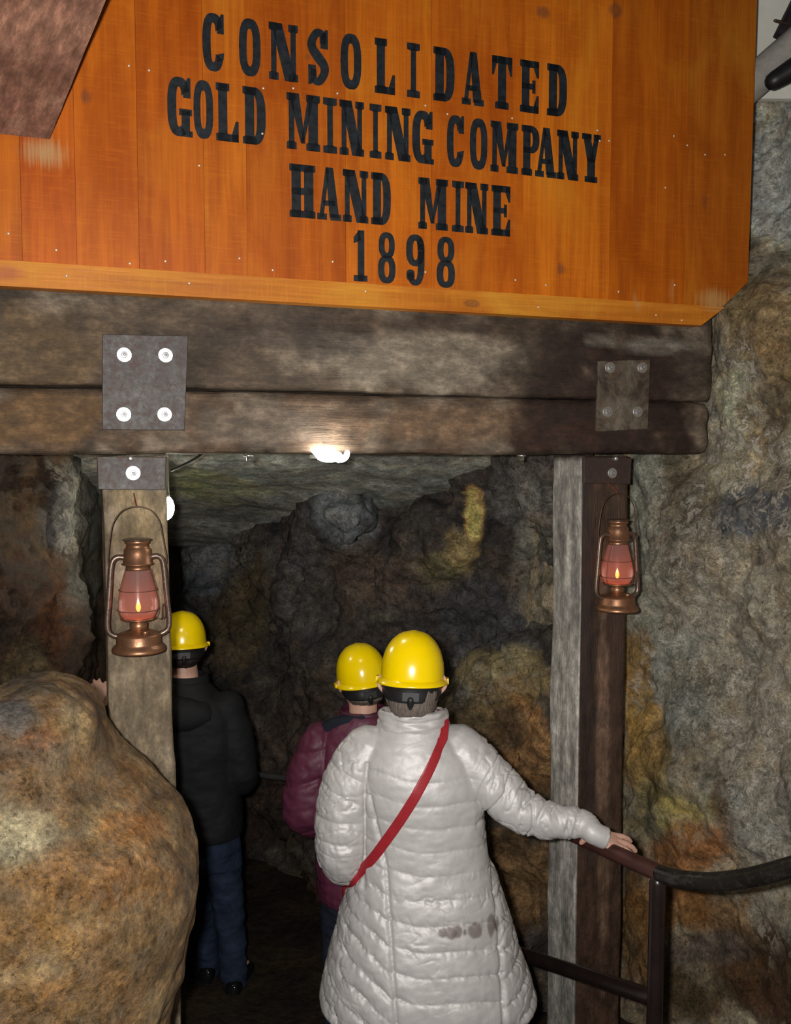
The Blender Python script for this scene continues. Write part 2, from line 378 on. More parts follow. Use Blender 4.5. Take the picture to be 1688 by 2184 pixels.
def rock_grid(name, ctrl, nr, nc, amp, seed, base, bl=(), fl_=(), gain=2.0, mott=(), flip=False, stretch=(1, 1, 1), wscale=5.0, scale=1.7):
    S = bicubic(ctrl, nr, nc); V = S.reshape(-1, 3)
    Fc = [(i * nc + j, i * nc + j + 1, (i + 1) * nc + j + 1, (i + 1) * nc + j) for i in range(nr - 1) for j in range(nc - 1)]
    if flip: Fc = [f[::-1] for f in Fc]
    Nn = normals(V, Fc)
    h = fnoise(V, scale, 5, seed, stretch) * amp + fnoise(V, scale * 2.6, 5, seed + 1, stretch, ridge=True) * amp * .55
    h += fnoise(V, 14, 3, seed + 2) * amp * .12
    V = V + Nn * h[:, None]
    col = colours(V, base, bl, seed, gain, mott=mott, wscale=wscale)
    px, py = proj(V); f = np.zeros(len(V))
    wv = fnoise(V, 6, 4, seed + 9) * .7
    for (bx, by, rx, ry, s) in fl_:
        d = np.sqrt(((px - bx) / rx) ** 2 + ((py - by) / ry) ** 2) + wv
        f = np.maximum(f, np.clip((1.2 - d) / .5, 0, 1) * s)
    o = mesh_obj(name, V, Fc, M['rock'], None, {'col': col, 'fleck': f})
    o['kind'] = 'structure'
    return o

# ground
xs = np.linspace(-3.2, 3.2, 110); ys = np.linspace(-.8, 9.0, 170)
gv = [(x, y, floor_z(y)) for y in ys for x in xs]
gv = np.array(gv); flat_ = np.ones(len(gv))
gv[:, 2] += fnoise(gv, 2.2, 5, 40) * .035 + np.abs(gv[:, 0]) ** 2 * .012
nc_ = len(xs)
gf = [(i * nc_ + j, i * nc_ + j + 1, (i + 1) * nc_ + j + 1, (i + 1) * nc_ + j) for i in range(len(ys) - 1) for j in range(nc_ - 1)]
o = mesh_obj('floor', gv, gf, M['rock'], None, {'col': colours(gv, (46, 34, 22), [], 41, 1.25, mott=(((66, 50, 26), 3, -.1, .5, .8), ((30, 22, 16), 6, 0, .4, .8))), 'fleck': np.zeros(len(gv))})
o['kind'] = 'structure'

# tunnel roof beyond the portal
cy = [3.02, 3.3, 3.7, 4.3, 5.1, 6.0, 7.0]; cz = [2.60, 2.38, 2.24, 2.06, 1.84, 1.58, 1.36]
cxs = [-2.6, -1.8, -1.0, -.3, .3, .9, 1.4]
ctrl = [[(x, y + .16 + .344 * x * max(0, 1 - k / 4) + .25 * (k == 0 and x > 1), z + .04 + (.10 if x in (-2.6, 1.4) else 0) - .03 * x) for x in cxs] for k, (y, z) in enumerate(zip(cy, cz))]
rock_grid('ceiling', ctrl, 90, 120, .035, 3, (104, 104, 98), [(470, 1045, 110, 30, (116, 114, 88), .7), (420, 1030, 60, 26, (120, 122, 80), .6)], gain=4.0,
          mott=(((70, 72, 70), 4, 0, .5, .7), ((112, 116, 108), 9, 0, .5, .5)), flip=False)

# back of the tunnel
rows = [900, 1020, 1110, 1200, 1330, 1470, 1620, 1780, 1950, 2120]
cols_ = [230, 340, 430, 540, 650, 740, 830, 930, 1020, 1100, 1190, 1290]
dep = [7.2, 7.0, 6.6, 6.0, 5.3, 4.95, 4.9, 4.75, 4.6, 4.4, 4.15, 4.0]
ctrl = []
for r in rows:
    line = []
    for c, d in zip(cols_, dep):
        dd = d
        if c == 740 and r in (1110,): dd -= .45
        if c in (930, 1020) and r in (1110, 1200): dd -= .22
        if c in (1020, 1100, 1190) and r >= 1470: dd -= .35
        if c in (430, 540) and 1330 <= r <= 1620: dd -= .3
        if r <= 1020: dd -= (.3 if c > 1000 or c < 500 else -.1)
        line.append(tuple(P(c, r, dd)))
    ctrl.append(line)
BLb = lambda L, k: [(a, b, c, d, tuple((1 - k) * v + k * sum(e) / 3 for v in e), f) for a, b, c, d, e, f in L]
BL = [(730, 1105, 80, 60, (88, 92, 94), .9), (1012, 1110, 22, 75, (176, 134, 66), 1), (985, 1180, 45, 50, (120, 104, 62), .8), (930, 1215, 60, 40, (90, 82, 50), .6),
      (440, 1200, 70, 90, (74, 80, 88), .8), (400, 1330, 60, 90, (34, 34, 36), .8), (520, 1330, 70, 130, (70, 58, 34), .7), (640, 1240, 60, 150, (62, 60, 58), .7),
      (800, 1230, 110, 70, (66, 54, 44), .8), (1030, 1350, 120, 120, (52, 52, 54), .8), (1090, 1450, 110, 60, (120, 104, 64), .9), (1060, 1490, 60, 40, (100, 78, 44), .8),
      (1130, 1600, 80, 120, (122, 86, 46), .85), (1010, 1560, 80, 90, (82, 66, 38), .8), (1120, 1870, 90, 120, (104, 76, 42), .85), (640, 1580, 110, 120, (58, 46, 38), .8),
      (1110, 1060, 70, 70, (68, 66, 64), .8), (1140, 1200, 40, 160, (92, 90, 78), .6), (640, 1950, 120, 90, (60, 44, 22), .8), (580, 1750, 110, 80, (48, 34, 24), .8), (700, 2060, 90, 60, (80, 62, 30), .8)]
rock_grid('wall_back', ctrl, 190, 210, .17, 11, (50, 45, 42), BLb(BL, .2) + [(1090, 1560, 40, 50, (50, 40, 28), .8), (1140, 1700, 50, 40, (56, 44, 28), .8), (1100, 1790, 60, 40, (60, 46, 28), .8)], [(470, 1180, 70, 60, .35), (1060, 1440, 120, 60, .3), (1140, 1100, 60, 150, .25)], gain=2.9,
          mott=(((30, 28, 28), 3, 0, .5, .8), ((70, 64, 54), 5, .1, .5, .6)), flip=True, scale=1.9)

# left wall in front of and beside the left post
rows = [820, 930, 1030, 1140, 1270, 1400, 1560, 1750, 1980, 2250]
cols_ = [-520, -260, -90, 10, 90, 140, 185, 250, 320, 400]
dep = [1.95, 2.35, 2.8, 3.0, 3.15, 3.35, 4.5, 5.2, 6.0, 7.2]
ctrl = []
for r in rows:
    line = []
    for c, d in zip(cols_, dep):
        cc = c + {820: -60, 930: -40, 1030: -10}.get(r, 0) if c > -200 else c
        if r >= 1400 and c in (90, 140): d -= .12
        line.append(tuple(P(cc, r, d)))
    e_ = line[0]; line = [(e_[0] - .2, e_[1] - 1.6, e_[2]), (e_[0] - .12, e_[1] - .7, e_[2])] + line
    ctrl.append(line)
BL = [(60, 1100, 70, 120, (74, 56, 34), .8), (25, 1250, 70, 80, (64, 44, 28), .8), (120, 1330, 60, 120, (84, 50, 24), .8), (130, 1080, 40, 90, (84, 84, 84), .7), (175, 1250, 40, 110, (88, 84, 76), .9),
      (60, 1420, 60, 70, (84, 72, 46), .7), (170, 1420, 30, 120, (60, 42, 26), .8), (195, 1060, 48, 120, (92, 94, 88), .95), (20, 1000, 50, 50, (44, 34, 26), .7)]
rock_grid('wall_left', ctrl, 150, 155, .10, 21, (62, 46, 32), BL, [(150, 1080, 40, 100, .3)], gain=1.2, mott=(((40, 30, 24), 4, 0, .5, .8), ((86, 62, 36), 7, .1, .5, .5)), flip=True)

# right wall beside the right post
rows = [205, 330, 480, 600, 720, 850, 980, 1120, 1300, 1500, 1700, 1900, 2100, 2400]
cols_ = [1150, 1250, 1345, 1430, 1530, 1600, 1690, 1850, 2150]
base_d = {205: [4.6, 4.5, 4.3, 4.2, 4.05, 4.0, 3.85, 3.4, 2.6], 330: [4.6, 4.4, 4.3, 4.1, 4.0, 3.95, 3.8, 3.3, 2.5], 480: [4.6, 4.4, 4.2, 4.05, 3.9, 3.75, 3.6, 3.1, 2.4],
          600: [4.5, 4.3, 4.1, 3.95, 3.72, 3.52, 3.3, 2.9, 2.3], 720: [4.5, 4.2, 4.0, 3.85, 3.58, 3.34, 3.1, 2.75, 2.2], 850: [4.5, 4.2, 3.95, 3.8, 3.5, 3.36, 3.2, 2.8, 2.2],
          980: [4.5, 4.1, 3.75, 3.65, 3.45, 3.34, 3.15, 2.75, 2.2]}
ctrl = []
for r in rows:
    dd = base_d.get(r, [4.4, 4.0, 3.72, 3.5, 3.36, 3.25, 3.02, 2.6, 2.05])
    if r >= 1700: dd = [4.3, 3.95, 3.62, 3.36, 3.2, 3.08, 2.85, 2.4, 1.95]
    ctrl.append([tuple(P(c, r, d)) for c, d in zip(cols_, dd)])
    e_ = ctrl[-1][-1]; ctrl[-1] += [(e_[0] + .18, e_[1] - .9, e_[2]), (e_[0] + .25, e_[1] - 2.0, e_[2])]
BL = [(1650, 380, 80, 190, (172, 168, 148), .95), (1640, 700, 120, 130, (112, 96, 68), .95), (1600, 640, 50, 60, (104, 92, 66), .9), (1575, 850, 45, 100, (172, 160, 130), .9), (1640, 880, 60, 60, (90, 80, 62), .8),
      (1570, 1020, 90, 80, (150, 140, 112), .85), (1610, 1090, 100, 60, (66, 72, 80), .9), (1450, 1060, 80, 110, (78, 72, 58), .9), (1375, 1100, 40, 160, (116, 118, 106), .8),
      (1560, 1330, 130, 150, (126, 120, 104), .9), (1390, 1260, 60, 160, (116, 116, 104), .8), (1440, 1480, 90, 130, (112, 114, 106), .85), (1620, 1500, 110, 140, (122, 116, 102), .9),
      (1360, 1460, 38, 120, (118, 90, 44), .85), (1380, 1600, 60, 110, (124, 98, 50), .8), (1500, 1620, 60, 80, (92, 86, 74), .7), (1420, 1730, 100, 70, (96, 86, 56), .8), (1460, 1740, 70, 45, (150, 136, 78), .7),
      (1480, 1810, 90, 60, (118, 78, 42), .9), (1570, 1720, 60, 60, (70, 52, 34), .8), (1640, 1740, 90, 110, (120, 118, 110), .85), (1420, 1930, 110, 70, (126, 88, 46), .85), (1560, 1960, 110, 80, (88, 62, 32), .8),
      (1650, 1960, 60, 110, (104, 102, 88), .7), (1450, 2060, 90, 40, (70, 66, 60), .8), (1520, 2100, 160, 80, (62, 50, 32), .85), (1490, 2075, 40, 40, (116, 104, 84), .6), (1640, 2110, 110, 110, (58, 38, 22), .95), (1590, 2030, 100, 70, (62, 46, 28), .9), (1440, 2130, 70, 70, (60, 48, 30), .9), (1500, 2020, 90, 40, (66, 58, 50), .85), (1350, 2000, 40, 200, (90, 64, 30), .8)]
rock_grid('wall_right', ctrl, 330, 205, .085, 31, (118, 108, 90), BL,
          [(1570, 900, 60, 160, 1), (1610, 1010, 110, 100, .95), (1640, 1120, 90, 90, .8), (1500, 1240, 170, 170, .7), (1560, 1460, 190, 180, .7), (1640, 1640, 120, 210, .8), (1390, 1150, 50, 160, .6), (1650, 300, 60, 180, .35), (1460, 1760, 80, 60, .3), (1640, 1900, 60, 120, .5)],
          gain=2.5, mott=(((84, 78, 64), 4, 0, .5, .7), ((132, 126, 108), 8, .1, .5, .6), ((66, 62, 54), 13, .15, .45, .6)), flip=True, scale=2.1)

# big boulder at the lower left
bo = []
sil = [(1470, 110, 50, .14), (1490, 150, 100, .22), (1540, 190, 190, .32), (1640, 226, 270, .42), (1700, 292, 370, .46), (1790, 380, 470, .50), (1900, 404, 520, .53), (2000, 398, 530, .54), (2090, 380, 520, .54), (2200, 345, 500, .52), (2400, 300, 480, .5)]
ss = crom(sil, 90)
for (py, pr, wd, ry) in ss:
    d = 2.12; z = P(pr, py, d).z; xr = P(pr, py, d).x; rx = wd * d / F
    bo.append(ering((xr - rx, d + .02, z), rx, ry * .82, 110, 2.3))
bv, bf = loft(bo[::-1]); bv = np.array(bv)
bn = normals(bv, bf)
h = fnoise(bv, 2.2, 4, 51) * .03 + fnoise(bv, 5.0, 4, 52, ridge=True) * .022 + fnoise(bv, 18, 3, 53) * .005
bv = bv + bn * h[:, None]
BL = [(28, 1775, 85, 72, (200, 184, 140), .75), (290, 1765, 70, 36, (170, 112, 50), .85), (60, 1600, 110, 60, (110, 90, 70), .8), (90, 1580, 80, 40, (146, 96, 58), .7), (200, 1880, 180, 70, (150, 104, 52), .8), (110, 2000, 120, 80, (160, 116, 58), .8),
      (250, 2040, 110, 80, (142, 104, 56), .8), (90, 1690, 120, 40, (128, 98, 62), .7), (300, 1980, 60, 60, (128, 100, 60), .7), (120, 2120, 130, 60, (146, 104, 52), .7), (25, 1530, 75, 60, (98, 96, 92), .9), (60, 1450, 70, 50, (84, 74, 54), .9), (210, 1560, 40, 80, (112, 82, 46), .8)]
o = mesh_obj('boulder', bv, bf, M['rock'], None, {'col': colours(bv, (138, 106, 66), [(a, b, c, d, tuple(.86 * v + .14 * sum(e) / 3 for v in e), f) for a, b, c, d, e, f in BL], 55, 1.25, mott=(((100, 74, 46), 4, 0, .5, .8), ((172, 144, 100), 7, .05, .45, .8), ((120, 104, 80), 11, .1, .5, .6))), 'fleck': np.full(len(bv), .10)})
tag(o, 'large rounded ochre boulder bulging in front of the left post', 'boulder')

# ------------------------------------------------------------------ timbers
def timber(name, p0, p1, axn, wn, wo, mat, base, bl=(), gain=2.0, mott=(), seed=0, nl=80, rad=.018, rough=.006, parent=None, face_cols=None, endround=0.0):
    """square timber from p0 to p1; axn: direction of its front; wn thickness along axn, wo across"""
    p0, p1 = Vector(p0), Vector(p1); t = (p1 - p0).normalized(); axn = (axn - t * axn.dot(t)).normalized(); axo = t.cross(axn).normalized()
    L = (p1 - p0).length; k = 14; per = []
    for (a, b, ca, cb) in ((1, 1, 0, 1), (-1, 1, 1, 2), (-1, -1, 2, 3), (1, -1, 3, 4)):
        for q in range(4):
            an = math.pi / 2 * (ca + q / 3)
            per.append((a * (wn / 2 - rad) + rad * math.cos(an), b * (wo / 2 - rad) + rad * math.sin(an)))
    pts = []
    for i in range(len(per)):
        a = np.array(per[i]); b = np.array(per[(i + 1) % len(per)]); m_ = k if np.linalg.norm(b - a) > .03 else 1
        for j in range(m_): pts.append(a + (b - a) * j / m_)
    rings = []; gr = []
    for i in range(nl + 1):
        s = L * i / nl; c = p0 + t * s; e = 1.0
        if endround:
            dd = min(1.0, (L - s) / endround); e = .8 + .2 * math.sqrt(max(0, 1 - (1 - dd) ** 2))
        rings.append([tuple(c + axn * (q[0] * e) + axo * (q[1] * e)) for q in pts]); gr += [(s, q[0] + seed, q[1]) for q in pts]
    V, Fc = loft(rings); V = np.array(V); gr += [(0, seed, 0), (L, seed, 0)]
    if normals(V, Fc)[0].dot(np.array(V[0]) - np.array(p0)) < 0: Fc = [f[::-1] for f in Fc]
    Nn = normals(V, Fc)
    st = np.array(gr)
    h = fnoise(st, 1.0, 4, seed + .3, (3, 14, 14)) * rough + fnoise(st, 1.0, 2, seed + .7, (1.2, 2, 2)) * rough
    V = V + Nn * h[:, None]
    col = colours(V, base, bl, seed, gain, mott=mott, wscale=7)
    if face_cols:
        for (dirn, c) in face_cols:
            f = np.clip((Nn @ np.array(dirn) - .6) / .2, 0, 1)[:, None]; nz = 1 + fnoise(st, 1, 4, seed + 5, (2, 20, 20))[:, None] * .5
            col = col * (1 - f) + np.array(lin(*c))[None] * gain * f * nz
    return mesh_obj(name, V, Fc, mat, parent, {'col': np.clip(col, 0, .8), 'gr': gr})

TD = .24                                        # timber thickness
zb = EYE + .002                                 # underside of the header
crk = UV(G(844, 841))[1]; ztop = UV(G(844, 640))[1] + .01
uL, uR = UV(G(-330, 900))[0], UV(G(1524, 860))[0]
mo = (((52, 44, 36), 4, 0, .5, .8), ((112, 100, 86), 8, .1, .5, .7))
wet = [(1330, 870, 215, 190, (40, 26, 20), .96), (1180, 780, 70, 60, (38, 28, 22), .7), (1190, 930, 90, 40, (52, 34, 26), .8), (1040, 690, 320, 28, (44, 34, 26), .7), (1480, 790, 50, 40, (66, 58, 48), .7)]
b1 = timber('header_beam', W(uL, (crk + ztop) / 2, -TD / 2), W(uR, (crk + ztop) / 2, -TD / 2), GN, TD, ztop - crk - .004, M['timber'], (78, 66, 54),
            [(60, 740, 160, 90, (92, 74, 52), .7), (900, 770, 240, 75, (118, 108, 94), .85), (640, 720, 200, 50, (62, 54, 48), .7)] + wet + [(1395, 738, 90, 16, (120, 116, 106), .6), (1290, 728, 40, 14, (110, 104, 92), .6)],
            1.5, mo, 1, 130, endround=.03)
tag(b1, 'upper dark weathered timber of the header, directly under the orange sign', 'beam')
b2 = timber('header_beam', W(uL, (crk + zb) / 2, -TD / 2 + .004), W(uR - .01, (crk + zb) / 2, -TD / 2 + .004), GN, TD, crk - zb - .004, M['timber'], (84, 68, 54),
            [(80, 900, 160, 60, (98, 74, 48), .8), (560, 900, 130, 50, (104, 92, 80), .7), (950, 900, 200, 50, (106, 84, 64), .7)] + wet, 1.4, mo, 2, 130, rad=.028, endround=.06)
tag(b2, 'lower timber of the header, resting on the two posts', 'beam')

# posts
PT = .215
def post(px_top, px_bot, wpx, name, label, base, bl, gain, seed, fc=None, mt=(((52, 44, 36), 4, 0, .5, .5), ((150, 136, 116), 9, .12, .5, .5))):
    a = G(px_top, 972); b_ = G(px_bot, 1790)
    u0, v0 = UV(a); u1, v1 = UV(b_); k = (u1 - u0) / (v1 - v0); zf = floor_z(a.y) - .15
    w_ = UV(G(px_top + wpx / 2, 972))[0] - UV(G(px_top - wpx / 2, 972))[0]
    o_ = timber(name, W(u0 + k * (zf - v0), zf, -PT / 2 - .01), W(u0, v0 - .002, -PT / 2 - .01), GN, PT, w_, M['post'], base, bl, gain, mt, seed, 110, rad=.012, face_cols=fc)
    return tag(o_, label, 'post'), w_
pl, wl = post(287, 309, 142, 'timber_post', 'pale brown square timber post on the left, half hidden by the boulder', (112, 98, 78), [(300, 1120, 60, 90, (124, 106, 74), .6), (300, 1500, 80, 160, (118, 104, 84), .6)], 1.3, 3)
pr, wr = post(1296, 1283, 100, 'timber_post', 'dark stained square timber post on the right with a grey side face', (60, 42, 31),
              [(1286, 1480, 14, 330, (106, 82, 66), .9), (1288, 1850, 12, 260, (96, 74, 58), .8), (1250, 1400, 22, 500, (40, 30, 25), .8), (1300, 1060, 50, 60, (62, 46, 32), .7)], 1.28, 4, fc=[((-GE.x, -GE.y, 0), (158, 153, 146))], mt=())

# timber leaning on the sign at the top left
OF = .096
q0 = G(105, 297, OF); q1 = G(-170, 268, OF); top = P(303, -190, 2.10)
tdir = (top - q0).normalized(); across = (q1 - q0).normalized(); nrm = across.cross(tdir).normalized()
if nrm.y > 0: nrm = -nrm
across = tdir.cross(nrm).normalized(); across = across if across.x < 0 else -across
side = (q1 - q0); n_ = 40; rings = []; gr = []
for i in range(n_ + 1):
    o_ = q0 + tdir * (.95 * i / n_); per = []
    for (a, b_, m_) in ((0, 0, 24), (1, 0, 6), (1, 1, 24), (0, 1, 6)):
        a2, b2_ = {(0, 0): (1, 0), (1, 0): (1, 1), (1, 1): (0, 1), (0, 1): (0, 0)}[(a, b_)]
        for j in range(m_):
            fa, fb_ = a + (a2 - a) * j / m_, b_ + (b2_ - b_) * j / m_
            per.append(tuple(o_ + side * fa - nrm * (.034 * fb_))); gr.append((.95 * i / n_, fa * .4 + 3, fb_ * .1))
    rings.append(per)
V, Fc = loft(rings); V = np.array(V); gr += [(0, 3, 0), (.95, 3, 0)]
Nn = normals(V, Fc)
if Nn[30 + 8].dot(np.array(nrm)) > 0 and False: pass
V = V + Nn * (fnoise(V, 9, 4, 66) * .002)[:, None]
lt = mesh_obj('leaning_timber', V, Fc, M['timber'], None, {'gr': gr, 'col': colours(V, (104, 72, 58), [(120, 60, 120, 60, (128, 92, 74), .6), (60, 170, 120, 40, (92, 62, 48), .7)], 6, 1.9, mott=(((84, 58, 46), 7, 0, .5, .7), ((134, 102, 84), 12, .15, .5, .5)))}, smooth=False)
tag(lt, 'reddish brown rough timber leaning against the upper left of the orange sign', 'timber')

# ------------------------------------------------------------------ sign
SO = .055; ST = .03                              # front face offset, board thickness
sign = empty('sign_board', W(0, 2.6, 0), 'large orange varnished plank sign lettered with a mining company name and 1898', 'sign', rz=0)
def slab(name, poly, off, thick, mat, parent, vertical=True, colour=None, bevel=.002):
    """flat board: outline poly in portal coordinates, front face at off"""
    n = len(poly); c = np.mean(poly, axis=0); V = []; gr = []
    for (o_, sc) in ((off - thick, 0), (off - bevel, 0), (off, bevel)):
        for (u, v) in poly:
            d = np.array((u, v)) - c; L = np.linalg.norm(d); q = c + d * (1 - sc / L)
            V.append(tuple(W(q[0], q[1], o_))); gr.append((v, u, o_) if vertical else (u, v, o_))
    Fc = [tuple(range(n))[::-1], tuple(range(2 * n, 3 * n))]
    for k in (0, 1):
        for j in range(n): Fc.append((k * n + j, k * n + (j + 1) % n, (k + 1) * n + (j + 1) % n, (k + 1) * n + j))
    o_ = mesh_obj(name, V, Fc, mat, parent, {'gr': gr}, smooth=False)
    if colour: o_.color = (*colour, 1)
    return o_
vt = (UV(G(0, 556, SO))[1] + UV(G(1490, 655, SO))[1]) / 2     # top of the trim
vb = (UV(G(0, 606, SO + .02))[1] + UV(G(1495, 697, SO + .02))[1]) / 2
vtop = UV(G(844, -330, SO))[1]
seams = [-330, -120, 49, 165, 298, 438, 528, 738, 920, 1115, 1300, 1460, 1596]
us = [UV(G(s, 590, SO))[0] for s in seams]
orange = np.array((.60, .146, .006)); tints = [(1, 1, 1), (1.05, 1.1, 1.1), (1.0, .9, .8), (1.05, 1.05, 1), (.95, .88, .8), (1.05, 1.12, 1.3), (.9, .85, .8), (1.05, 1.1, 1.1), (.96, .95, 1), (1.1, 1.2, 1.4), (.85, .84, .8), (.82, .9, 1.2)]
ch = UV(G(1592, 602, SO))[1]; chu = UV(G(1540, 655, SO))[0]
for i in range(len(us) - 1):
    a, b_ = us[i] + .0003, us[i + 1] - .0003
    poly = [(a, vt + .001), (b_, vt + .001), (b_, vtop), (a, vtop)]
    if i == len(us) - 2:
        b2u = us[-1]; poly = [(a, vt + .001), (chu, vt + .001), (b2u, ch), (b2u + .012, vtop), (a, vtop)]
    slab('plank', poly, SO + .0005 * ((i * 7) % 3), ST, M['pine'], sign, True, tuple(orange * np.array(tints[i])), bevel=.0012)
tr0 = us[0]; tr1 = UV(G(1497, 697, SO + .02))[0]
trim = slab('trim_strip', [(tr0, vb), (tr1, vb), (chu, vt), (tr0, vt)], SO + .022, ST + .02, M['pine'], sign, False, (.66, .235, .022))
# lettering
class Gl:
    """slab-serif wood-type letters on a unit-high cell"""
    def __init__(s, w): s.w = w; s.p = []
    def r(s, x0, y0, x1, y1): s.p.append([(x0, y0), (x1, y0), (x1, y1), (x0, y1)]); return s
    def q(s, *pts): s.p.append(list(pts)); return s
    def ring(s, cx, cy, rx, ry, tx, ty, a0=0, a1=360, n=40, pw=2.7):
        def pt(a, x, y):
            c_, s_ = math.cos(R(a)), math.sin(R(a))
            return (cx + x * math.copysign(abs(c_) ** (2 / pw), c_), cy + y * math.copysign(abs(s_) ** (2 / pw), s_))
        A = np.linspace(a0, a1, n + 1)
        for i in range(n):
            s.p.append([pt(A[i], rx - tx, ry - ty), pt(A[i], rx, ry), pt(A[i + 1], rx, ry), pt(A[i + 1], rx - tx, ry - ty)])
        return s
    def stem(s, x0, x1, ov=.045, b=True, t=True, sh=.12, cut=.02):
        s.q((x0, .0), (x1, .0), (x1, 1.0), (x0, 1.0))
        if b: s.q((x0 - ov, 0), (x1 + ov, 0), (x1 + ov, sh), (x1, sh + cut), (x0, sh + cut), (x0 - ov, sh))
        if t: s.q((x0 - ov, 1 - sh), (x0, 1 - sh - cut), (x1, 1 - sh - cut), (x1 + ov, 1 - sh), (x1 + ov, 1), (x0 - ov, 1))
        return s
def glyph(ch, w):
    g = Gl(w); t = min(.20, w * .40); o = .04
    if ch == 'I': g.stem(w / 2 - t / 2, w / 2 + t / 2, (w - t) / 2)
    elif ch == 'O': g.ring(w / 2, .5, w / 2, .5, t * .88, .17); g.r(0.0, .47, .02, .53)
    elif ch == 'C':
        g.ring(w / 2, .5, w / 2, .5, t * .95, .16, 28, 332)
        g.q((w - t * .8, .66), (w, .66), (w, 1.0), (w - .05, 1.0), (w - t * .8, .84)); g.q((w - t * .8, .30), (w, .34), (w - .01, .22), (w - t * .8, .16))
    elif ch == 'G':
        g.ring(w / 2, .5, w / 2, .5, t * .95, .16, 28, 300)
        g.q((w - t * .8, .66), (w, .66), (w, 1.0), (w - .05, 1.0), (w - t * .8, .84))
        g.r(w - t * 1.0, 0, w - t * .1, .44); g.r(w * .5, .36, w + .02, .47); g.r(w - t * .2, 0, w + .03, .10)
    elif ch == 'D':
        g.stem(o, o + t, o); g.ring(w * .46, .5, w * .54, .5, t * .95, .14, -90, 90); g.r(o, 0, w * .5, .14); g.r(o, .86, w * .5, 1)
    elif ch == 'P':
        g.stem(o, o + t, o); g.ring(w * .46, .725, w * .54, .275, t * .9, .12, -90, 90, pw=2.5); g.r(o, .45, w * .5, .57); g.r(o, .88, w * .5, 1)
    elif ch == 'L':
        g.stem(o, o + t, o); g.r(o, 0, w, .13); g.q((w - .12, 0), (w, 0), (w, .36), (w - .05, .36), (w - .12, .13))
    elif ch == 'E':
        g.stem(o, o + t, o); g.r(o, 0, w, .13); g.r(o, .87, w, 1); g.r(o, .45, w * .8, .56); g.r(w * .66, .38, w * .82, .63)
        g.q((w - .11, 0), (w, 0), (w, .34), (w - .04, .34), (w - .11, .13)); g.q((w - .11, 1), (w - .11, .87), (w - .04, .68), (w, .68), (w, 1))
    elif ch == 'T':
        c = w / 2; g.stem(c - t / 2, c + t / 2, .06, True, False); g.r(0, .86, w, 1)
        g.q((0, 1), (0, .64), (.04, .64), (.1, .86), (.1, 1)); g.q((w, 1), (w - .1, 1), (w - .1, .86), (w - .04, .64), (w, .64))
    elif ch == 'H':
        g.stem(o, o + t * .9, o); g.stem(w - o - t * .9, w - o, o); g.r(o, .43, w - o, .56)
    elif ch == 'N':
        n_ = t * .48; g.stem(o, o + n_, o); g.stem(w - o - n_, w - o, o); g.q((o, 1), (w - o - t * 1.0, 0), (w - o, 0), (o + t * 1.0, 1)); g.r(0, .88, o + t, 1)
    elif ch == 'M':
        n_ = t * .5; tt = t * .9; g.stem(o, o + n_, o); g.stem(w - o - tt, w - o, o)
        g.q((o, 1), (w * .42, .12), (w * .55, .12), (o + t * .95, 1)); g.q((w * .42, .12), (w * .52, .12), (w - o - tt * .4, 1), (w - o - tt, 1))
    elif ch == 'A':
        g.q((o, .05), (o + t * .45, .05), (w * .5, .95), (w * .36, 1)); g.q((w - o - t * 1.0, .05), (w - o, .05), (w * .66, 1), (w * .36, 1)); g.r(w * .25, .27, w * .75, .37)
        g.r(0, 0, w * .4, .12); g.r(w * .55, 0, w, .12)
    elif ch == 'Y':
        c = w / 2; g.r(c - t / 2, 0, c + t / 2, .5); g.r(c - t / 2 - .06, 0, c + t / 2 + .06, .12)
        g.q((o * .5, 1), (c - t / 2, .42), (c + t / 2, .42), (w * .42, 1)); g.q((c - t * .2, .42), (c + t / 2, .42), (w - o, 1), (w - o - t * .55, 1)); g.r(0, .88, w * .5, 1); g.r(w * .62, .88, w, 1)
    elif ch == 'S':
        pts = crom([(w - .1, .74), (w * .72, .9), (w * .45, .93), (t * .48, .78), (t * .55, .64), (w * .5, .50), (w - t * .52, .36), (w - t * .48, .22), (w * .55, .07), (w * .28, .10), (.1, .28)], 60)
        ws = np.interp(np.linspace(0, 1, 60), [0, .1, .3, .5, .7, .9, 1], [.05, .065, t * .5, t * .62, t * .5, .065, .05])
        e = []
        for i in range(60):
            d = pts[min(i + 1, 59)] - pts[max(i - 1, 0)]; d = d / np.linalg.norm(d); n_ = np.array((-d[1], d[0]))
            e.append((tuple(pts[i] + n_ * ws[i]), tuple(pts[i] - n_ * ws[i])))
        for i in range(59): g.q(e[i][0], e[i][1], e[i + 1][1], e[i + 1][0])
        g.q((w - .14, .66), (w, .66), (w, 1.0), (w - .05, 1.0), (w - .14, .86)); g.q((0, 0), (.05, 0), (.14, .14), (.14, .35), (0, .35))
    elif ch == '1':
        c = w / 2 + .02; t = w * .52; g.r(c - t / 2, 0, c + t / 2, 1); g.r(0.0, 0, w + .02, .12); g.q((0, .74), (c, .80), (c, 1), (c - t * .3, 1), (0, .86))
    elif ch == '8':
        g.ring(w / 2, .275, w / 2, .275, w * .36, .12, pw=2.5); g.ring(w / 2, .745, w * .46, .255, w * .33, .11, pw=2.5)
    elif ch == '9':
        g.ring(w / 2, .69, w / 2, .31, w * .36, .12, pw=2.5); g.ring(w / 2, .5, w / 2, .5, w * .36, .12, -150, 60, pw=2.6); g.ring(w * .24, .2, w * .22, .11, w * .2, .1)
    return g
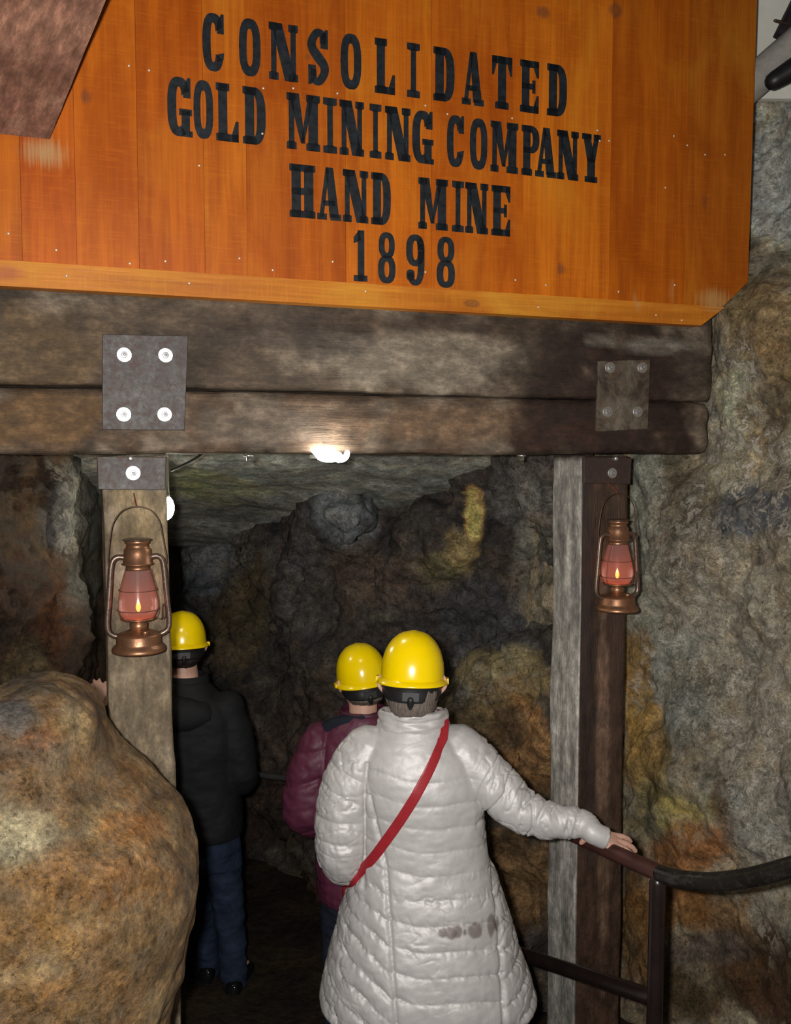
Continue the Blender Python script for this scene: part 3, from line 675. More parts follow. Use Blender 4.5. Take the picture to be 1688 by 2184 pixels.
LINES = [
 ('line reading CONSOLIDATED', 'CONSOLIDATED', [(432, 478), (510, 556), (574, 636), (658, 700), (727, 771), (800, 843), (869, 896), (925, 970), (986, 1033), (1050, 1093), (1110, 1150), (1168, 1210)], (455, 28, 152), (1190, 138, 248)),
 ('line reading GOLD MINING COMPANY', 'GOLDMININGCOMPANY', [(357, 407), (413, 455), (461, 509), (518, 567), (612, 683), (690, 719), (725, 777), (789, 814), (822, 876), (880, 923), (954, 990), (1003, 1040), (1047, 1106), (1113, 1151), (1143, 1188), (1189, 1235), (1242, 1282)], (382, 164, 290), (1262, 286, 389)),
 ('line reading HAND MINE', 'HANDMINE', [(618, 673), (677, 728), (732, 786), (792, 834), (893, 956), (965, 990), (993, 1042), (1049, 1089)], (645, 351, 464), (1069, 396, 503)),
 ('line reading 1898', '1898', [(755, 782), (807, 844), (867, 906), (932, 971)], (768, 491, 600), (952, 505, 614))]
LO = SO + .0022
for (lab, txt, rng, (ax, at_, ab), (bx, bt, bb)) in LINES:
    a0, a1, b0, b1_ = (UV(G(ax, ab, LO)), UV(G(ax, at_, LO)), UV(G(bx, bb, LO)), UV(G(bx, bt, LO)))
    for ch_, (x0, x1) in zip(txt, rng):
        geo = Geo()
        ym = np.interp((x0 + x1) / 2, [ax, bx], [(at_ + ab) / 2, (bt + bb) / 2])
        u0, u1 = UV(G(x0, ym, LO))[0], UV(G(x1, ym, LO))[0]; f = ((u0 + u1) / 2 - a0[0]) / (b0[0] - a0[0])
        v0 = a0[1] + (b0[1] - a0[1]) * f; v1 = a1[1] + (b1_[1] - a1[1]) * f; hh = v1 - v0
        g = glyph(ch_, (u1 - u0) / hh)
        for pl_ in g.p:
            n = len(pl_); V = [tuple(W(u0 + x * hh, v0 + y * hh, LO)) for x, y in pl_] + [tuple(W(u0 + x * hh, v0 + y * hh, LO - .003)) for x, y in pl_]
            geo.add(V, [tuple(range(n)), tuple(range(2 * n - 1, n - 1, -1))] + [(j, j + n, (j + 1) % n + n, (j + 1) % n) for j in range(n)])
        lo_ = geo.obj('letter', M['paint'], sign, smooth=False); lo_['label'] = 'black painted ' + ('figure ' if ch_.isdigit() else 'letter ') + ch_ + ' in the ' + lab
nail = Geo().add(*lathe([(.0001, .0016), (.0026, .0012), (.004, 0)], 10, True))
nv = [tuple(GE * p[0] + Vector((0, 0, 1)) * p[1] + GN * p[2]) for p in nail.v]
nails = [(18, 498), (120, 533), (277, 562), (353, 557), (511, 551), (582, 576), (710, 558), (275, 140), (318, 150), (562, 188), (626, 188), (720, 199), (908, 225), (955, 243), (1093, 252), (1300, 300), (1280, 300), (1438, 290), (1467, 310), (1505, 330), (1100, 597), (908, 580), (1165, 608), (1440, 608), (1320, 622), (560, 285), (425, 353), (1275, 278), (1547, 330), (1420, 400)]
n0 = None
for (x, y) in nails:
    q = G(x, y, LO) - sign.location
    if n0 is None: n0 = mesh_obj('nail', nv, nail.f, M['nail'], sign, local=True); nn = n0
    else: nn = n0.copy(); C.objects.link(nn); nn.parent = sign
    nn.location = q
for (x, y) in [(142, 588), (404, 604), (780, 621), (1149, 655), (1400, 672), (1455, 683)]:
    nn = n0.copy(); C.objects.link(nn); nn.parent = sign; nn.location = G(x, y, SO + .0222) - sign.location

# ------------------------------------------------------------------ steel plates and bolts
def mk_bolt(parent, loc, s, first=[None]):
    """zinc washer and hex head, facing the portal front"""
    if first[0] is None:
        wg = lathe([(.001, .0), (.021, 0), (.0225, .0012), (.0222, .0040), (.0212, .0050), (.0105, .0052)], 28)
        a = mesh_obj('bolt', [tuple(GE * p[0] + Vector((0, 0, 1)) * p[1] + GN * p[2]) for p in wg[0]], wg[1], M['zinc'], parent, local=True, smooth=False)
        hx = lathe([(.0105, .004), (.0105, .0115), (.0095, .013), (.004, .0135), (.002, .0125)], 6)
        M['head'] = simple('dull_bolt_head', (.42, .42, .43), .5, .8, var=.2, vscale=90)
        mesh_obj('hex_head', [tuple(GE * p[0] + Vector((0, 0, 1)) * p[1] + GN * p[2]) for p in hx[0]], hx[1], M['head'], a, local=True, smooth=False)
        first[0] = a; b_ = a
    else: b_ = copy_tree(first[0], parent)
    b_.location = Vector(loc) - Vector(parent.location); b_.scale = (s, s, s); return b_
def plate(quad, off, thick, mat, label, bolts, bs, studs=()):
    c = sum((G(*q, off) for q in quad), Vector()) / 4
    e = empty('steel_plate', c, label, 'bracket')
    poly = [UV(G(*q, off)) for q in quad]
    slab('plate', poly, off, thick, mat, e, True, bevel=.003)
    for (x, y) in bolts: mk_bolt(e, G(x, y, off), bs)
    for (x, y) in studs:
        sg = lathe([(.009, 0), (.009, .022), (.006, .026)], 12)
        mesh_obj('stud', [tuple(G(x, y, off) + GE * p[0] + Vector((0, 0, 1)) * p[1] + GN * p[2]) for p in sg[0]], sg[1], M['zinc'], e)
    return e
plate([(218, 917), (394, 918), (402, 716), (218, 712)], .014, .012, M['steel'], 'grey steel plate with four bright bolts on the left of the header', [(265, 757), (353, 758), (264, 884), (351, 884)], 1.0)
plate([(209, 1044), (353, 1045), (355, 975), (206, 974)], .013, .012, M['steel'], 'steel bracket plate at the top of the left post with one bolt', [(284, 1009)], 1.0, [(278, 978)])
plate([(1273, 921), (1383, 915), (1388, 766), (1278, 770)], .014, .012, M['muddy'], 'smaller mud-streaked steel plate with four bolts on the right of the header', [(1301, 784), (1370, 784), (1296, 878), (1360, 878)], .92)
plate([(1246, 1031), (1346, 1033), (1349, 976), (1246, 975)], .013, .012, M['brownsteel'], 'dark brown bracket plate at the top of the right post with one bolt', [(1306, 1009)], .85, [(1308, 978)])
for (x, y) in ((531, 974), (1113, 972)):
    q = G(x, y, -.03); bg = lathe([(.016, .0), (.016, -.004), (.009, -.005), (.009, -.018), (.006, -.02)], 12)
    mesh_obj('bolt_end', [(q.x + p[0], q.y + p[1], zb - .003 + p[2]) for p in bg[0]], [f[::-1] for f in bg[1]], M['zinc'], b2)

# ------------------------------------------------------------------ hurricane lanterns
def glass_material():
    m, nt, b = new_mat('frosted_globe_glass'); out = nt.nodes['Material Output']
    tr = N(nt, 'ShaderNodeBsdfTranslucent', Color=(.85, .78, .74, 1)); tp = N(nt, 'ShaderNodeBsdfTransparent', Color=(.9, .86, .84, 1))
    gl = N(nt, 'ShaderNodeBsdfGlossy', Color=(.9, .9, .9, 1), Roughness=.18); df = N(nt, 'ShaderNodeBsdfDiffuse', Color=(.26, .23, .22, 1))
    a = N(nt, 'ShaderNodeMixShader', Fac=.45, _1=tp.outputs[0], _2=tr.outputs[0])
    a2 = N(nt, 'ShaderNodeMixShader', Fac=.28, _1=a.outputs[0], _2=df.outputs[0])
    fr = N(nt, 'ShaderNodeFresnel', IOR=1.35)
    a3 = N(nt, 'ShaderNodeMixShader', Fac=math_(nt, 'MULTIPLY', fr.outputs[0], .8), _1=a2.outputs[0], _2=gl.outputs[0])
    nt.links.new(a3.outputs[0], out.inputs[0]); return m
M['globe'] = glass_material()
def lantern(label):
    e = empty('hurricane_lantern', (0, 0, 0), label, 'lantern', 'hurricane lanterns on the posts')
    L = lambda prof, nm, mt, par, n=40: mesh_obj(nm, *lathe(prof, n), M[mt], par, local=True)
    bs = L([(.078, 0), (.0795, .004), (.0785, .010), (.073, .017), (.068, .022), (.066, .026), (.066, .048), (.062, .053), (.048, .058), (.034, .062), (.028, .066)], 'fuel_tank', 'copper', e)
    cpv, cpf = lathe([(.011, .0), (.011, .010), (.009, .012)], 16)
    mesh_obj('filler_cap', [(p[0] + .016, p[1] - .045, p[2] + .056) for p in cpv], cpf, M['copper'], bs, local=True)
    L([(.022, .062), (.026, .070), (.027, .084), (.020, .090), (.018, .094), (.05, .0955), (.053, .098), (.052, .101), (.044, .102)], 'burner', 'copper', e)
    rings = [(.043, .101), (.050, .110), (.0565, .125), (.058, .138), (.0565, .155), (.052, .178), (.046, .205), (.040, .230), (.036, .247)]
    gm = crom(rings, 30); mesh_obj('globe', *lathe([tuple(x) for x in gm], 40, cap=False), M['globe'], e, local=True)
    hd = L([(.037, .245), (.035, .250), (.035, .258), (.046, .261), (.047, .263), (.042, .266), (.041, .292), (.0395, .295), (.0395, .306), (.034, .311), (.031, .321), (.036, .324), (.037, .331), (.036, .332)], 'chimney_hood', 'copper', e)
    L([(.043, .3335), (.043, .3355), (.036, .338), (.01, .339)], 'chimney_cap', 'darkcopper', hd)
    for s in (-1, 1):
        pts = [(s * .036, 0, .282), (s * .056, 0, .284), (s * .070, 0, .274), (s * .076, 0, .250), (s * .080, 0, .20), (s * .085, 0, .14), (s * .089, 0, .095), (s * .087, 0, .066), (s * .076, 0, .053), (s * .058, 0, .046)]
        mesh_obj('side_tube', *tube(pts, .0085, 12, 40), M['darkcopper'], e, local=True)
    pts = [(-.083, 0, .262), (-.083, 0, .285), (-.077, 0, .34), (-.067, 0, .385), (-.045, 0, .418), (-.018, 0, .431), (0, 0, .433), (.018, 0, .431), (.045, 0, .418), (.066, 0, .385), (.074, 0, .34), (.083, 0, .285), (.083, 0, .262)]
    mesh_obj('bail_handle', *tube([(x, .0, z) for x, y, z in pts], .0019, 8, 60), M['wire'], e, local=True)
    g = Geo()
    for z, r in ((.126, .061), (.185, .056)):
        a = np.linspace(0, 2 * math.pi, 33); g.add(*tube([(r * math.cos(t), r * math.sin(t), z) for t in a], .0011, 6, ends=False))
    for s in (-1, 1): g.add(*tube([(s * .05, -.02, .099), (s * .058, -.02, .126), (s * .053, -.02, .185), (s * .036, -.02, .25)], .0011, 6, 16))
    g.obj('globe_guard', M['wire'], e, local=True)
    g = Geo().add(*tube([(.052, -.012, .10), (.066, -.016, .098), (.068, -.016, .135), (.074, -.016, .138), (.076, -.016, .105), (.07, -.016, .096)], .0016, 6, 30))
    g.obj('globe_lifter', M['wire'], e, local=True)
    g = Geo().add(*tube([(0, .004, .431), (-.003, .02, .448), (-.004, .072, .470)], .0014, 6, 12)); g.obj('hanging_wire', M['redwire'], e, local=True)
    fp = [(.002, .118), (.006, .124), (.0075, .131), (.006, .140), (.003, .149), (.0006, .156)]
    mesh_obj('flame', *lathe(fp, 16), M['flame'], e, local=True)
    L([(.006, .098), (.006, .118), (.004, .119)], 'wick_tube', 'darkcopper', e, 12)
    l_ = bpy.data.lights.new('flame_light', 'POINT'); l_.energy = .16; l_.color = (1, .025, .004); l_.shadow_soft_size = .012
    lo = bpy.data.objects.new('flame_light', l_); C.objects.link(lo); lo.parent = e; lo.location = (0, 0, .136)
    return e
la = lantern('copper hurricane lantern with a glowing red globe on the left post')
la.location = G(297, 1388, .09); la.rotation_euler = (0, 0, TH)
lb = copy_tree(la); lb['label'] = 'copper hurricane lantern with a glowing red globe on the dark right post'
lb.location = G(1316, 1301, .09); lb.rotation_euler = (0, 0, TH); lb.scale = (.97,) * 3

# ------------------------------------------------------------------ electric lamps
e = empty('work_lamp', G(703, 972, .0), 'bright white work lamp under the middle of the header', 'lamp')
q = G(703, 973, .035)
mesh_obj('bulb', *ellipsoid(tuple(q), .044, .03, .020, 24, 12), M['lamp'], e)
pts = [q + GE * a + Vector((0, 0, b_)) for a, b_ in ((-.02, 0), (-.045, .012), (-.055, .018))]
Geo().add(*tube(pts, [.014, .009, .006], 10, 12)).obj('tube_end', M['lamp'], e)
pts = [q + GE * a + Vector((0, 0, b_)) for a, b_ in ((.03, -.010), (.045, -.008), (.056, .0), (.060, .012))]
Geo().add(*tube(pts, [.011, .011, .010, .008], 10, 16)).obj('tube_end', M['lamp'], e)
Geo().add(*box(G(700, 970, -.02) + Vector((0, 0, -.006)), .10, .10, .012, GE, GN)).obj('bracket', M['lampshell'], e, smooth=False)
q = P(352, 1083, 3.35)
e = empty('tunnel_lamp', q, 'glowing oval lamp peeking out from behind the left post', 'lamp')
M['lamp2'] = emis('warm_lamp_glow', (1, .95, .78), 110)
mesh_obj('bulb', *ellipsoid(tuple(q), .035, .03, .048, 24, 14), M['lamp2'], e)
Geo().add(*tube([q + Vector((0, .0, .04)), q + Vector((0, .02, .09)), q + Vector((.0, .04, 1.0 * .34))], [.02, .012, .008], 12, 14)).obj('lamp_holder', M['lampshell'], e)

M['cable'] = simple('black_cable', (.012, .012, .012), .5)
e = Geo().add(*tube([P(366, 1003, 3.28), P(395, 990, 3.27), P(424, 973, 3.25), P(440, 955, 3.24)], .005, 8, 16)).obj('electric_cable', M['cable']); tag(e, 'thin black cable slanting up to the header just right of the left post', 'cable')
tr_ = empty('tunnel_railing', P(610, 1900, 4.85), 'faint grey pipe railing deep in the tunnel, left of the burgundy jacket', 'handrail')
M['greypipe'] = simple('grey_pipe', (.05, .048, .046), .5)
Geo().add(*tube([P(505, 1647, 5.0), P(610, 1660, 4.85), P(760, 1680, 4.6)], .017, 12, 16)).obj('top_rail', M['greypipe'], tr_)
for (px_, py_, d_) in ((748, 1679, 4.62),):
    q_ = P(px_, py_, d_); Geo().add(*tube([q_, (q_.x, q_.y, floor_z(q_.y) - .03)], .016, 12)).obj('upright', M['greypipe'], tr_)

# ------------------------------------------------------------------ pipe handrail
rail = empty('pipe_railing', P(1402, 2130, 2.36) + Vector((0, 0, -.55)), 'dark steel pipe handrail on the right, rusty red where the hand rests', 'handrail')
RR = .0235
RA = P(1415, 1866, 2.35); RB = P(1262, 1797, 2.66); RD = (RB - RA).normalized()
M['rustpipe'] = simple('red_brown_pipe_paint', (.065, .022, .017), .42, .1, var=.35, vscale=25, bstr=.15)
M['blackpipe'] = patchy('worn_black_pipe', (.016, .014, .013), (.024, .021, .019), (.05, .044, .036), 10, (.14, .34), .3, .2, .002)
M['darkpipe'] = simple('brown_black_pipe_paint', (.018, .011, .010), .32, .1, var=.3, vscale=25)
Geo().add(*tube([RA, RB, RA + RD * .62, RA + RD * 1.5], RR, 20, 30)).obj('top_rail', M['rustpipe'], rail)
Geo().add(*tube([RA + RD * .01, P(1455, 1876, 2.27), P(1520, 1881, 2.2), P(1600, 1872, 2.12), P(1700, 1846, 2.03), P(1860, 1800, 1.92)], RR * 1.03, 20, 50)).obj('bent_rail', M['blackpipe'], rail)
pc = P(1403, 1890, 2.36)
Geo().add(*tube([(pc.x, pc.y, pc.z + .01), (pc.x - .003, pc.y, floor_z(pc.y) - .03)], RR * .93, 18, 20)).obj('upright', M['darkpipe'], rail)
lc = P(1393, 2128, 2.37); ld_ = P(1115, 2036, 3.1)
Geo().add(*tube([lc, (lc + ld_) / 2, ld_, ld_ + (ld_ - lc) * .8], RR * 1.0, 18, 24)).obj('lower_rail', M['darkpipe'], rail)
ue = RA + RD * 1.45
Geo().add(*tube([ue, (ue.x, ue.y, floor_z(ue.y) - .03)], RR * .93, 16, 8)).obj('upright', M['darkpipe'], rail)

# ------------------------------------------------------------------ upper right corner: boarding, log, pipe
M['cream'] = simple('cream_boarding', (.88, .86, .76), .6, var=.08, vscale=8)
M['greylog'] = simple('grey_timber_rail', (.38, .35, .31), .7, var=.3, vscale=12, bstr=.4)
M['blackrub'] = simple('black_pipe_rubber', (.012, .011, .012), .45, var=.3)
e = Geo().add(*box(P(1720, -60, 3.70), .45, .03, 1.0)).obj('cream_panel', M['cream'], None, smooth=False)
tag(e, 'cream painted board panel behind the right edge of the sign', 'panel')
e = Geo().add(*tube([P(1530, 245, 3.56), P(1640, 146, 3.5), P(1760, 44, 3.44)], .064, 20, 20)).obj('round_rail', M['greylog'], None); tag(e, 'grey round pole slanting up past the right edge of the sign', 'pole')
e = Geo().add(*tube([P(1652, 172, 3.42), P(1700, 142, 3.4), P(1800, 72, 3.34)], [.034, .040, .040], 18, 20)).obj('black_pipe', M['blackrub'], None); tag(e, 'black pipe end just below the grey slanting pole', 'pipe')
e = timber('dark_brace', P(1682, 88, 3.63), P(1769, -90, 3.63), Vector((0, -1, 0)), .05, .12, M['timber'], (34, 26, 30), (), 1.2, (), 8, 16, rad=.006, rough=.002); tag(e, 'near-black brace with a bolt in front of the cream panel', 'brace')
Geo().add(*tube([P(1680, 51, 3.60), P(1654, 44, 3.59)], .006, 10)).obj('bolt', M['wire'], e)

# ------------------------------------------------------------------ people
def hand(g, wrist, d, up, side, curl=(25, 45, 40), s=1.0, thumb=(.55, -.6, .3), spread=.1):
    """right hand side=+1: d points along the fingers, up out of the back of the hand, side picks where the thumb leaves"""
    wrist = Vector(wrist); d = Vector(d).normalized(); up = (Vector(up) - d * Vector(up).dot(d)).normalized()
    l = up.cross(d).normalized() * side             # towards the thumb
    rings = []
    for (t, wd, th) in ((-.01, .024, .019), (.012, .028, .017), (.04, .036, .0155), (.07, .039, .013), (.088, .036, .010)):
        rings.append(ering(wrist + d * (t * s), wd * s, th * s, 16, 2.4, l, up))
    V, Fc = loft(rings); g.add(V, Fc if normals(V, Fc)[0].dot(np.array(l)) > 0 else [f[::-1] for f in Fc])
    for (o_, k, ph) in ((.027, .84, (.042, .024, .019)), (.009, .88, (.046, .028, .020)), (-.009, .86, (.043, .026, .020)), (-.027, .80, (.034, .020, .018))):
        p = wrist + d * (k * .095 * s) + l * (o_ * s); pts = [p - d * .02 * s]; ang = 0; rr = [.0108 * s]
        dd = (d + l * (o_ / .027 * spread)).normalized()
        pts.append(p); rr.append(.0105 * s)
        for q, c_ in zip(ph, curl):
            ang += c_; v = dd * math.cos(R(ang)) - up * math.sin(R(ang)); p = p + v * (q * s); pts.append(p); rr.append(rr[-1] * .93)
        g.add(*tube(pts, rr, 10))
    p = wrist + d * (.022 * s) + l * (.022 * s); v = (d * thumb[0] + l * -thumb[1] * 1.0 + up * -thumb[2]).normalized() if False else (d * thumb[0] + l * thumb[1] + up * thumb[2]).normalized()
    v2 = (v + d * .35).normalized()
    g.add(*tube([p - v * .012 * s, p + v * .028 * s, p + v * .028 * s + v2 * .030 * s, p + v * .028 * s + v2 * .052 * s], [.0145 * s, .0125 * s, .0108 * s, .009 * s], 10))
def head(g, c, yaw=0.0, pitch=0.0, s=1.0):
    """head round c (middle of the skull), facing +y turned by yaw; returns its frame"""
    Mx = Matrix.Translation(Vector(c)) @ Matrix.Rotation(yaw, 4, 'Z') @ Matrix.Rotation(pitch, 4, 'X') @ Matrix.Scale(s, 4)
    def put(V, Fc): g.add([tuple(Mx @ Vector(p)) for p in V], Fc)
    rings = []
    for (z, cy_, rx, ry) in ((-.118, .050, .022, .026), (-.112, .046, .036, .042), (-.095, .036, .050, .060), (-.07, .022, .060, .076), (-.04, .010, .068, .088), (0, 0, .0745, .096), (.04, -.004, .0765, .098), (.075, -.004, .070, .090), (.10, -.002, .052, .068), (.112, 0, .03, .04), (.116, 0, .01, .012)):
        rings.append(ering((0, cy_, z), rx, ry, 28, 2.15))
    put(*loft(rings))
    put(*tube([(0, .085, .022), (0, .098, .0), (0, .113, -.026), (0, .100, -.034)], [.008, .010, .013, .010], 10, 14))     # nose
    for s_ in (-1, 1):
        put(*tube([(s_ * .012, .094, .03), (s_ * .032, .088, .034), (s_ * .052, .072, .028)], [.006, .008, .006], 8, 10))   # brow
        put(*ellipsoid((s_ * .031, .077, .012), .013, .012, .011, 14, 8))                                                # eye
        put(*ellipsoid((s_ * .014, .092, -.032), .009, .009, .007, 12, 8))                                              # nostril
        er = [(s_ * .073, .004, -.036), (s_ * .084, -.006, -.028), (s_ * .102, -.024, -.006), (s_ * .101, -.022, .018), (s_ * .087, -.004, .030), (s_ * .076, .008, .020)]
        put(*tube(er, [.006, .007, .0065, .0065, .006, .005], 8, 24))                                                      # ear rim
        put(*ellipsoid((s_ * .082, -.004, -.002), .008, .015, .028, 12, 8))
    put(*tube([(-.024, .084, -.061), (0, .094, -.058), (.024, .084, -.061)], [.003, .0065, .003], 8, 14))                   # lips
    put(*tube([(-.020, .082, -.071), (0, .092, -.070), (.020, .082, -.071)], [.003, .0068, .003], 8, 14))
    return Mx
def hard_hat(person, Mx, label=None, sx=1.0):
    """yellow shell with ridges, turned-up rim, peak, black suspension band"""
    def pts(V): return [tuple(Mx @ Vector((p[0] * sx, p[1] * sx, p[2]))) for p in V]
    n = 72; rings = []
    ax_, ay_, H = .101, .126, .152
    for t in (0, .12, .25, .38, .5, .61, .71, .8, .87, .92, .96, .985, .998):
        z = H * t; k = max(.03, (1 - t ** 2.6) ** .46)
        ring = []
        for i in range(n):
            a = 2 * math.pi * i / n; c_, s_ = math.cos(a), math.sin(a)
            x = ax_ * k * math.copysign(abs(c_) ** .9, c_); y = ay_ * k * math.copysign(abs(s_) ** .92, s_); zz = z
            up_ = min(1, max(0, (z - .03) / .05))
            for xr, hh in ((0, .006), (-.042, .004), (.042, .004)):
                e_ = math.exp(-((x - xr) / .0085) ** 4) * up_ * hh; f_ = 1 + e_ / .1; zz += e_ * max(0, 1 - k * .8) * .3
            ring.append((x, y, zz))
        rings.append(ring)
    V, Fc = loft(rings[::1], cap=True)
    hat = mesh_obj('hard_hat', pts(V), Fc, M['yellow'], person)
    prof = []
    for (o_, z) in ((-.004, .012), (.001, .010), (.010, .000), (.0125, -.004), (.0115, -.0065), (.008, -.006), (.0, .001), (-.004, .004)):
        ring = []
        for i in range(n):
            a = 2 * math.pi * i / n; c_, s_ = math.cos(a), math.sin(a); pk = max(0, s_) ** 3 * .042 if o_ > .004 else 0
            ring.append(((ax_ + o_) * math.copysign(abs(c_) ** .9, c_), (ay_ + o_ + pk) * math.copysign(abs(s_) ** .92, s_), z - pk * .25))
        prof.append(ring)
    V, Fc = loft(prof + [prof[0]], cap=False)
    mesh_obj('rim', pts(V), Fc, M['yellow'], hat)
    for s_ in (-1, 1): mesh_obj('side_lug', *(lambda b_: (pts(b_[0]), b_[1]))(box((s_ * .107, .0, .001), .016, .034, .016)), M['yellow'], hat, smooth=False)
    band = []
    for (r, z, e_) in ((0, -.002, 0), (.006, -.004, 0), (.007, -.026, -.020), (.005, -.029, -.022), (0, -.028, -.02)):
        ring = []
        for a in np.linspace(0, 2 * math.pi, 73)[:-1]:
            bk = max(0, -math.sin(a)); ring.append(((.088 + r) * math.cos(a), (.108 + r) * math.sin(a) - .006, z + e_ * min(1, bk * 1.6) - .004 * bk))
        band.append(ring)
    V, Fc = loft(band + [band[0]], cap=False)
    hb = mesh_obj('headband', pts(V), Fc, M['black_plastic'], hat)
    g = Geo(); g.add(*box((0, -.121, -.034), .050, .010, .026)); mesh_obj('ratchet', pts(g.v), g.f, M['black_plastic'], hb, smooth=False)
    g = Geo(); g.add(*tube([(0, -.120, -.044), (0, -.117, -.060), (0, -.114, -.068)], [.012, .010, .007], 10, 12)); mesh_obj('nape_tab', pts(g.v), g.f, M['black_plastic'], hb)
    if label: hat['label'] = label
    return hat
def hair(person, Mx, mat, low=-.095, label=None, puff=0.0):
    rings = []
    for (z, cy_, rx, ry) in ((low, -.030, .050, .052), (low + .014, -.034, .064, .066), (-.05, -.034, .0725 + puff, .074 + puff), (-.02, -.030, .078 + puff, .077 + puff), (.02, -.020, .080, .086), (.06, -.010, .080, .094), (.095, -.006, .064, .076), (.115, -.004, .03, .04)):
        rings.append(ering((0, cy_, z), rx, ry, 40, 2.1))
    V, Fc = loft([crom_ring for crom_ring in [list(map(tuple, r)) for r in np.array([crom(np.array(rings)[:, j], 40) for j in range(40)]).transpose(1, 0, 2)]])
    V = np.array(V); nn_ = normals(V, Fc)
    V = V + nn_ * (fnoise(V, 1, 3, 2, (70, 70, 9)) * .0035)[:, None]
    h_ = mesh_obj('hair', [tuple(Mx @ Vector(p)) for p in V], Fc, M[mat], person)
    if label: h_['label'] = label
    return h_
def body_torso(g, rows):
    g.add(*loft([ering((cx, cy_, z), rx, ry, 28, 2.3) for (z, cx, cy_, rx, ry) in rows]))
def seg_param(V, path):
    """distance along, distance from, a polyline for every vertex"""
    best = np.full(len(V), 9.0); sal = np.zeros(len(V)); acc = 0
    for a, b_ in zip(path[:-1], path[1:]):
        a, b_ = np.array(a), np.array(b_); L = np.linalg.norm(b_ - a); t = np.clip(((V - a) @ (b_ - a)) / L ** 2, 0, 1)
        d = np.linalg.norm(V - (a + t[:, None] * (b_ - a)), axis=1); m_ = d < best
        best[m_] = d[m_]; sal[m_] = (acc + t * L)[m_]; acc += L
    return sal, best
def shoe(person, heel, toe, s=1.0):
    """polished shoe from heel to toe on the ground"""
    heel, toe = Vector(heel), Vector(toe); d = (toe - heel).normalized(); l = Vector((d.y, -d.x, 0)).normalized(); L = (toe - heel).length
    up = Vector((0, 0, 1)); rings = []
    for (t, wd, h_) in ((0, .022, .055), (.05, .034, .075), (.25, .038, .085), (.45, .040, .07), (.7, .048, .052), (.9, .040, .04), (.98, .024, .03), (1.0, .008, .02)):
        rings.append(ering(heel + d * (t * L) + up * (h_ / 2 + .012), wd * s, h_ / 2, 20, 2.5, l, up))
    A = np.array([crom(np.array(rings)[:, j], 26) for j in range(20)]).transpose(1, 0, 2)
    V, Fc = loft([list(map(tuple, r)) for r in A]); o_ = mesh_obj('shoe', V, [f[::-1] for f in Fc], M['shoe'], person)
    so = [ering(heel + d * (t * L) + up * .008, wd * s, .010, 14, 3, l, up) for (t, wd) in ((-.01, .026), (.08, .038), (.3, .037), (.5, .040), (.72, .050), (.9, .042), (1.01, .018))]
    V, Fc = loft(so); mesh_obj('sole', V, [f[::-1] for f in Fc], M['sole'], o_)
    return o_

# --- woman in the silver coat
DW = 2.70
wm = empty('person', (.07, DW, floor_z(DW)), 'person in a long silver quilted coat and yellow hard hat, right hand on the rail', 'person')
hc = Vector((.052, DW + .012, 1.545))
rh = RA + RD * ((2.60 - RA.y) / RD.y)                       # where the hand lies on the rail
hl = Vector((.10, .90, .42)).normalized(); hd_ = Vector((.93, .10, -.36)); hd_ = (hd_ - hl * hd_.dot(hl)).normalized(); hu = hl.cross(hd_).normalized(); hu = hu if hu.z > 0 else -hu
wrist = rh + hu * (RR + .014) - hd_ * .062
g = Geo()
wmx = head(g, hc, R(-3), R(-8), .99)
g.add(*tube([(.055, DW + .01, 1.30), (.054, DW + .008, 1.40), (.053, DW + .012, 1.48)], [.062, .056, .056], 18, 10))
body_torso(g, [(.80, .09, DW, .15, .12), (.90, .09, DW, .165, .125), (1.02, .085, DW, .135, .10), (1.15, .078, DW, .14, .105), (1.27, .068, DW, .15, .10), (1.33, .06, DW, .13, .08), (1.36, .056, DW, .07, .06)])
for s_ in (-1, 1): g.add(*tube([(.09 + s_ * .085, DW, .84), (.09 + s_ * .09, DW + .01, .46), (.09 + s_ * .09, DW - .005, .09), (.09 + s_ * .09, DW - .01, .05)], [.085, .058, .038, .042], 16, 18))
for s_ in (-1, 1): g.add(*tube([(.09 + s_ * .09, DW - .04, .045), (.09 + s_ * .095, DW + .16, .035)], [.035, .03], 12, 6))
sleeveR = [(.195, DW, 1.335), tuple(P(1050, 1668, 2.67)), tuple(P(1102, 1722, 2.65)), tuple(P(1172, 1750, 2.63)), tuple(P(1244, 1757, 2.61)), tuple(wrist)]
sleeveL = [(-.085, DW, 1.33), (-.145, DW - .01, 1.20), (-.158, DW - .015, 1.03), (-.14, DW + .07, .975), (-.10, DW + .17, .96), (-.05, DW + .24, .965)]
g.add(*tube(sleeveR, [.05, .047, .042, .036, .03, .024], 14, 30)); g.add(*tube(sleeveL, [.05, .046, .042, .036, .03, .025], 14, 30))
hand(g, wrist, hd_, hu, 1 if hu.cross(hd_).dot(Vector((0, 1, 0))) > 0 else -1, curl=(2, 14, 18), s=.92, spread=.28, thumb=(-.40, .05, -.9))
hand(g, sleeveL[-1], (.7, .6, -.1), (0, .2, 1), 1, curl=(35, 55, 40))
V, Nn, Fc = remesh(g, .0036, 2)
mesh_obj('body', V, Fc, M['skin'], wm)
hair(wm, wmx, 'hair_grey', -.098, 'short grey brown hair', .006)
WH = wmx @ Matrix.Translation((0, 0, .012)) @ Matrix.Rotation(R(2), 4, 'X') @ Matrix.Rotation(R(1.5), 4, 'Y')
hard_hat(wm, WH, sx=.985)
